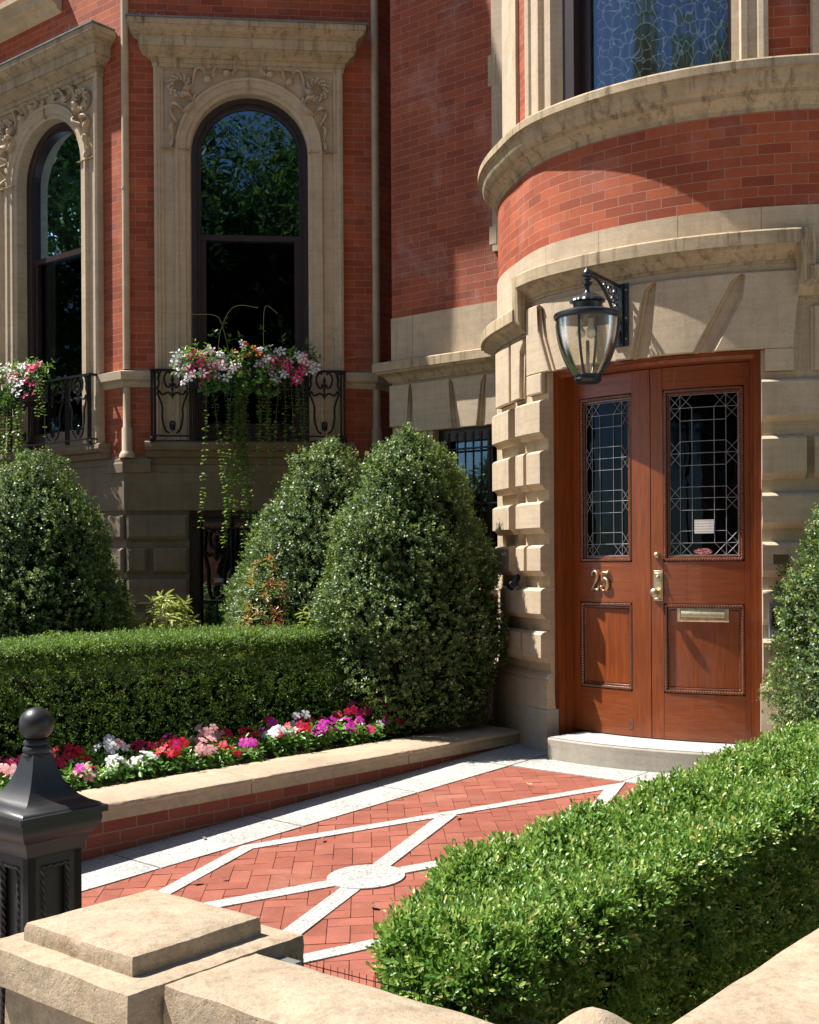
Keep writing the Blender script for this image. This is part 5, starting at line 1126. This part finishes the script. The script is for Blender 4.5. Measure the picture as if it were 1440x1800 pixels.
# --- foliage plants between the bushes ----------------------------
def rosette(name, loc, label, mat, n, h, r, L, W, cat='plant', group=None, tt=.6):
    root = empty(name, loc, label, cat, group)
    th = rng.random(n) * 6.28; q = rng.random(n) ** .6 * r; B = np.stack([q * np.cos(th), q * np.sin(th), h * (.2 + .8 * rng.random(n)) * (1 - .4 * (q / r) ** 2)], 1)
    A = np.stack([np.cos(th) * .5, np.sin(th) * .5, np.ones(n)], 1) + rng.normal(size=(n, 3)) * .2
    leafmesh('foliage', *sprigs(B, A, .05, 9, L, W, 88, 50, tt, .2), mat, root, fine=True, curl=.35)
    mb = MB()
    for k in range(6): a = k * 1.05; tube(mb, [(0, 0, 0), (r * .5 * math.cos(a), r * .5 * math.sin(a), h * .75)], .006, 5)
    mb.build('stem', 'twig', root, None, 0, False); return root
rosette('variegated_shrub', (-1.98, 9.6, .24), 'larger yellow-green variegated shrub behind the hedge in front of the basement wall', 'leaf_var', 110, 1.2, .26, .11, .022)
rosette('variegated_shrub', (-2.32, 9.7, .24), 'smaller variegated shrub left of the larger yellow-green one behind the hedge', 'leaf_var', 80, 1.1, .2, .11, .022)
rosette('variegated_shrub', (-1.37, 9.6, .24), 'low pale variegated tuft behind the hedge at the foot of the middle bush', 'leaf_var', 30, 1.02, .15, .09, .018)
rosette('variegated_shrub', (-.80, 9.2, .24), 'tiny variegated tuft on the hedge top between the two right bushes', 'leaf_var', 16, 1.04, .09, .08, .018)
rosette('red_tipped_shrub', (-1.12, 9.42, .24), 'shrub with coppery red young leaves in front of the middle bush', 'leaf_red', 110, 1.42, .24, .065, .02)
rosette('green_shrub', (-1.16, 9.5, .24), 'dark narrow-leaved green shrub mixed with the red-tipped one', 'leaf_bush', 90, 1.2, .28, .06, .016)

# --- window boxes with flowers and trailing vines -----------------
def window_box(fr, c, half, tag_, n):
    z0, z1 = 3.20, 3.41
    root = empty('window_box', fr(c, .27, z0), 'black iron-fronted window box hooked on the %s railing' % tag_, 'window box', 'window boxes')
    mb = MB(); slab(mb, fr, c - half, c + half, .19, .42, z0, z1); slab(mb, fr, c - half - .01, c + half + .01, .185, .43, z1 - .02, z1 + .004)
    mb.build('trough', 'iron', root, None)
    mb = MB()
    k = max(2, int(half * 2 / .16))
    for i in range(k):
        s0 = c - half + 2 * half * i / k
        for sg in (-1, 1):
            P = smoothline([Vector((s0 + half / k + sg * x * half / k, z0 + z * .2, 0)) for x, z in ((.1, .1), (.6, .2), (.8, .5), (.4, .7), (.2, .5), (.5, .4))], 5); tube(mb, [Vector(fr(p.x, .425, p.y)) for p in P], .005, 5)
    for zz in (.02, .18): tube(mb, [fr(c - half, .425, z0 + zz), fr(c + half, .425, z0 + zz)], .006, 5)
    mb.build('scroll_front', 'iron', root)
def box_flowers(fr, c, half, tag_, cols):
    N = len(cols)
    names = ['leftmost', 'second from left', 'third from left', 'fourth from left', 'middle', 'fifth from right', 'fourth from right', 'third from right', 'second from right', 'rightmost']
    for i, col in enumerate(cols):
        s = c - half + 2 * half * (i + .5) / N; p = fr(s, .36, 3.40)
        nm = {'white': 'white', 'pink': 'pale pink', 'rose': 'deep pink', 'orange': 'orange', 'pale': 'blush pink'}[col]
        root = empty('box_flower', p, '%s trumpet flowers, %s plant in the %s window box' % (nm, names[i], tag_), 'flower', 'flowers in the window boxes')
        n = 20; B = np.stack([rng.normal(size=n) * .055, rng.normal(size=n) * .05, rng.random(n) * .17 - .03], 1); A = unit(rng.normal(size=(n, 3)) * .5 + np.array([0, -.25, .9]))
        leafmesh('foliage', *sprigs(B, A, .09, 6, .055, .021, 80, 40, .6), 'leaf_vine' if i % 2 else 'leaf_vinca', root, fine=True, curl=.3)
        edge = abs(i - (N - 1) / 2) / ((N - 1) / 2)
        for k in range(11 if col != 'orange' else 6):
            d = Vector((R.uniform(-.5, .5) + fr.nn[0] * .8, fr.nn[1] * .9 + R.uniform(-.2, .2), R.uniform(.1, .8))).normalized()
            off = Vector((fr.e[0] * R.uniform(-.10, .10) + fr.nn[0] * R.uniform(.05, .14), fr.e[1] * R.uniform(-.08, .08) + fr.nn[1] * R.uniform(.05, .14), R.uniform(-.06 - .1 * edge, .2 - .05 * edge) + (.06 if col == 'orange' else 0)))
            bloom(root, off, d, R.uniform(.042, .056) * (.65 if col == 'orange' else 1), col if R.random() < .72 else R.choice(['white', 'pale', 'rose']), 'trumpet')
def vines(fr, c, half, tag_, strands):
    root = empty('trailing_vine', fr(c, .36, 3.35), 'thin green trailing vines hanging from the %s window box' % tag_, 'vine', 'vines hanging from the window boxes'); mb = MB(); Pp = []; tn = []
    for s, zend in strands:
        s += R.uniform(-.015, .015); x = s; pts = []; m = int((3.40 - zend) / .03); dr = R.uniform(-.0035, .0035)
        for i in range(m + 1):
            pts.append(Vector(fr(x, .46 + .01 * math.sin(i * .3 + s * 9), 3.42 - i * .03))); x += dr + R.uniform(-.003, .003)
            if i > 1: Pp.append(pts[-1]); tn.append(min(1., .25 + .5 * i / m))
        tube(mb, pts, .0022, 4)
    mb.build('stem', m_simple('vine_stem', (.16, .14, .05), .7), root)
    P = np.array([tuple(p) for p in Pp]); n = len(P); keep = rng.random(n) < .8; P = P[keep]; tn = np.array(tn)[keep]; n = len(P)
    a = rng.random(n) * 6.28; ar = []
    for q in (0, math.pi):
        D = np.stack([np.cos(a + q), np.sin(a + q), rng.normal(size=n) * .25 - .1], 1); ar.append((P + D * .004, D, np.tile([0, 0, 1.], (n, 1)) + rng.normal(size=(n, 3)) * .35, np.full(n, .034) * (.7 + .5 * rng.random(n)), np.full(n, .032), tn + rng.normal(size=n) * .15))
    a = [np.concatenate(x) for x in zip(*ar)]
    leafmesh('leaf', *a, 'leaf_vine', root, world=True, fine=True)
    # leafy skirt just below the flowers
    n = 90; S = c + (rng.random(n) * 2 - 1) * half * .8; B = np.array([fr(s, .43 + .04 * R.random(), 3.40 - .22 * R.random()) for s in S]); A = np.tile([fr.nn[0] * .6, fr.nn[1] * .6, -.5], (n, 1)) + rng.normal(size=(n, 3)) * .3
    leafmesh('foliage', *sprigs(B, A, .07, 6, .034, .026, 80, 50, .3), 'leaf_vine', root, world=True, fine=True)
window_box(F1, 1.12, .44, 'centre', 10); window_box(F0, -1.55, .55, 'left', 10)
box_flowers(F1, 1.17, .63, 'centre', ['white', 'rose', 'pale', 'white', 'orange', 'orange', 'white', 'white', 'rose', 'white'])
box_flowers(F0, -1.55, .72, 'left', ['white', 'pale', 'white', 'pale', 'orange', 'white', 'white', 'pale', 'white', 'rose'])
vines(F1, 1.1, .45, 'centre', [(.80, 1.9), (.83, 1.93), (1.02, 2.7), (1.05, 2.4), (1.08, 2.0), (1.09, 1.75), (1.11, 1.62), (1.12, 1.6), (1.13, 1.85), (1.075, 1.9), (1.10, 1.68), (1.115, 1.72), (1.095, 2.1), (1.14, 2.2), (1.065, 2.2), (1.15, 2.5), (1.17, 2.4), (1.16, 2.3), (1.2, 2.75), (1.27, 2.6), (1.32, 2.5), (1.35, 2.0), (1.37, 2.3), (1.42, 2.7), (1.5, 2.6), (1.53, 2.5), (1.56, 2.1), (1.6, 2.5), (1.68, 2.15)])
vines(F0, -1.55, .5, 'left', [(-2.1 + i * .052, 2.25 + R.uniform(-.25, .3)) for i in range(22)] + [(-.74, 2.95), (-.70, 2.8)])
def tendrils():
    root = empty('twining_tendril', F1(1.0, .3, 3.5), 'fine arching tendrils rising above the flowers of the centre window box', 'vine'); mb = MB()
    for pts in ([(.9, 3.5), (.92, 3.75), (1.0, 3.95), (1.1, 4.02), (1.28, 4.0)], [(1.02, 3.5), (.95, 3.8), (.88, 3.92), (.66, 3.93)], [(1.33, 3.5), (1.33, 3.9), (1.36, 4.02), (1.46, 3.95)], [(1.72, 3.5), (1.82, 3.72), (1.95, 3.72), (2.12, 3.62)], [(1.9, 3.45), (2.05, 3.52), (2.2, 3.54)]):
        P = smoothline([Vector((x, z, 0)) for x, z in pts], 6); tube(mb, [Vector(F1(p.x, .3, p.y)) for p in P], .0028, 4)
    mb.build('stem', m_simple('tendril_green', (.28, .26, .10), .7), root)
    B = np.array([F1(s, .3, z) for s, z in ((.9, 3.7), (.95, 3.8), (1.0, 3.65), (1.33, 3.75), (.86, 3.72), (1.75, 3.62), (1.95, 3.72), (1.5, 3.65), (.7, 3.6), (1.1, 3.68))]); A = np.tile([0, -.3, 1.], (len(B), 1)) + rng.normal(size=(len(B), 3)) * .4
    leafmesh('foliage', *sprigs(B, A, .08, 7, .055, .02, 70, 30, .8), 'leaf_vine', root, world=True, fine=True)
tendrils()

# --- fallen leaves on the patio -----------------------------------
for i, (a, b) in enumerate([(.98, .75), (2.62, .9), (.22, .86), (1.75, 1.05), (.35, 1.75), (.62, .18), (1.1, 1.65), (.1, .8)]):
    pl = ['between the left granite strip and diamond', 'near the far corner of the paving', 'on the left diamond edge', 'where two white bands meet', 'below the white circle', 'on the granite border', 'right of the circle by the white band', 'beside the left leg of the diamond'][i]
    mb = MB(); x, y, z = pat(a, b, .012); s = R.uniform(.018, .03); an = R.uniform(0, 6.28)
    pr = [(-1, 0, .1), (-.4, -.45, .3), (.4, -.4, .15), (1, 0, .4), (.4, .45, .3), (-.4, .4, .1)]
    mb.add([(x + s * (p * math.cos(an) - q * math.sin(an)), y + s * (p * math.sin(an) + q * math.cos(an)), z + s * r) for p, q, r in pr], [(0, 1, 2, 3), (0, 3, 4, 5)])
    tagit(mb.build('fallen_leaf', m_simple('dry_leaf', R.choice([(.45, .33, .12), (.2, .09, .05), (.5, .42, .25)]), .8)), 'small dry fallen leaf ' + pl, 'leaf', 'fallen leaves on the patio')

# --- street trees across the road (they show in the window glass) --
def street_tree():
    root = empty('street_tree', (0, 0, -.06), 'leafy street tree', 'tree', 'street trees across the road')
    mb = MB(); tube(mb, smoothline([(0, 0, 0), (.1, 0, 2), (0, .15, 4.2), (.2, .1, 7), (.1, 0, 10)], 4), [.22 - .17 * i / 16 for i in range(17)], 10)
    P = []
    for k in range(26):
        a = k * 2.4; z = 3.2 + k * .27; r = 3.2 * (1 - abs(k - 9) / 24); e = Vector((r * math.cos(a), r * math.sin(a), z + 1.4)); tube(mb, smoothline([(0, 0, z), tuple(e * .5 + Vector((0, 0, z * .5 + .3))), tuple(e)], 4), [.08 - .008 * i for i in range(9)], 6); P.append(tuple(e)); P.append(tuple(e * .6 + Vector((0, 0, z * .4 + .9))))
    mb.build('trunk', 'trunk', root, None, 0, False)
    C = np.array(P + [(.2, .1, 10.3), (.4, -.5, 9.6), (-.6, .3, 9.4)]); n = 13000; ci = rng.integers(0, len(C), n); B = C[ci] + rng.normal(size=(n, 3)) * np.array([.75, .75, .55])
    leafmesh('crown', *sprigs(B, rng.normal(size=(n, 3)) + np.array([0, 0, .4]), .25, 6, .14, .08, 80, 30, .5), 'leaf_tree', root, fine=False)
    return root
tr0 = street_tree()
def copy_tree(o, parent=None):
    c = o.copy(); COL.objects.link(c); c.parent = parent
    for ch in o.children: copy_tree(ch, c)
    return c
spots = [(-3.6, -12, 1.28, 0, 'leafy street tree across the road, mirrored in the centre arched window'), (2.2, -13.5, 1.2, 1, 'leafy street tree across the road, right of the mirrored one'), (-8, -10.5, 1.1, 2, 'leafy street tree across the road, mirrored in the bow window'), (-12.5, 12.6, .95, 3, 'leafy tree down the street, mirrored in the left arched window'), (-17, -3, 1.2, 4, 'leafy street tree far to the left across the road'), (8, -13, 1.15, 5, 'leafy street tree far to the right across the road'), (9, -1.5, .8, 2.2, 'small leafy street tree to the right on the near pavement'), (-13, -8, 1.15, 2.9, 'leafy street tree across the road between the bow and far left ones')]
for i, (x, y, s, rz, lb) in enumerate(spots):
    o = tr0 if i == 0 else copy_tree(tr0)
    o.location = (x, y, -.06); o.rotation_euler = (0, 0, rz); o.scale = (s, s, s); o['label'] = lb
def far_house():
    root = empty('terraced_house', (0, 0, -.06), 'brick terraced house', 'house', 'terraced houses across the road')
    fr = Fr((-4, 0), 0); hs = [(x, x + 1.1, z, z + 1.9) for x in (.9, 3.4, 5.9) for z in (1.0, 4.2, 7.2)]
    mb = MB(); sheet(mb, fr, 0, 7.9, 0, 10, 0, hs); p = [fr(0, 0, 0), fr(7.9, 0, 0), fr(7.9, -8, 0), fr(0, -8, 0)]
    for a, b in ((p[1], p[2]), (p[2], p[3]), (p[3], p[0])): mb.add([a, b, (b[0], b[1], 10), (a[0], a[1], 10)], [(0, 1, 2, 3)])
    mb.add([(q[0], q[1], 10) for q in p], [(0, 1, 2, 3)]); mb.build('wall', 'brick_aged', root, None, 0, False)
    mb = MB(); mould(mb, fr, 0, 7.9, [(0, 9.5), (.3, 9.7), (.4, 10.1), (0, 10.2)]); mb.build('cornice', 'stone', root, None, 0, False)
    for h in hs:
        mb = MB(); slab(mb, fr, h[0], h[1], -.2, -.12, h[2], h[3]); w_ = mb.build('window', 'glass', root, None, 0, False)
        mb = MB(); slab(mb, fr, h[0] - .1, h[1] + .1, 0, .1, h[2] - .15, h[2]); mb.build('sill', 'stone', root, None, 0, False)
    return root
h0 = far_house()
for i, (x, y, lb) in enumerate([(0, -24, 'brick terraced house straight across the road behind the camera'), (8.5, -24.5, 'brick terraced house across the road, right of the middle one'), (-8.5, -23.5, 'brick terraced house across the road, left of the middle one'), (-17, -23, 'brick terraced house across the road, far left'), (17, -25, 'brick terraced house across the road, far right')]):
    o = h0 if i == 0 else copy_tree(h0)
    o.location = (x, y, -.06); o.rotation_euler = (0, 0, math.pi - .05); o['label'] = lb
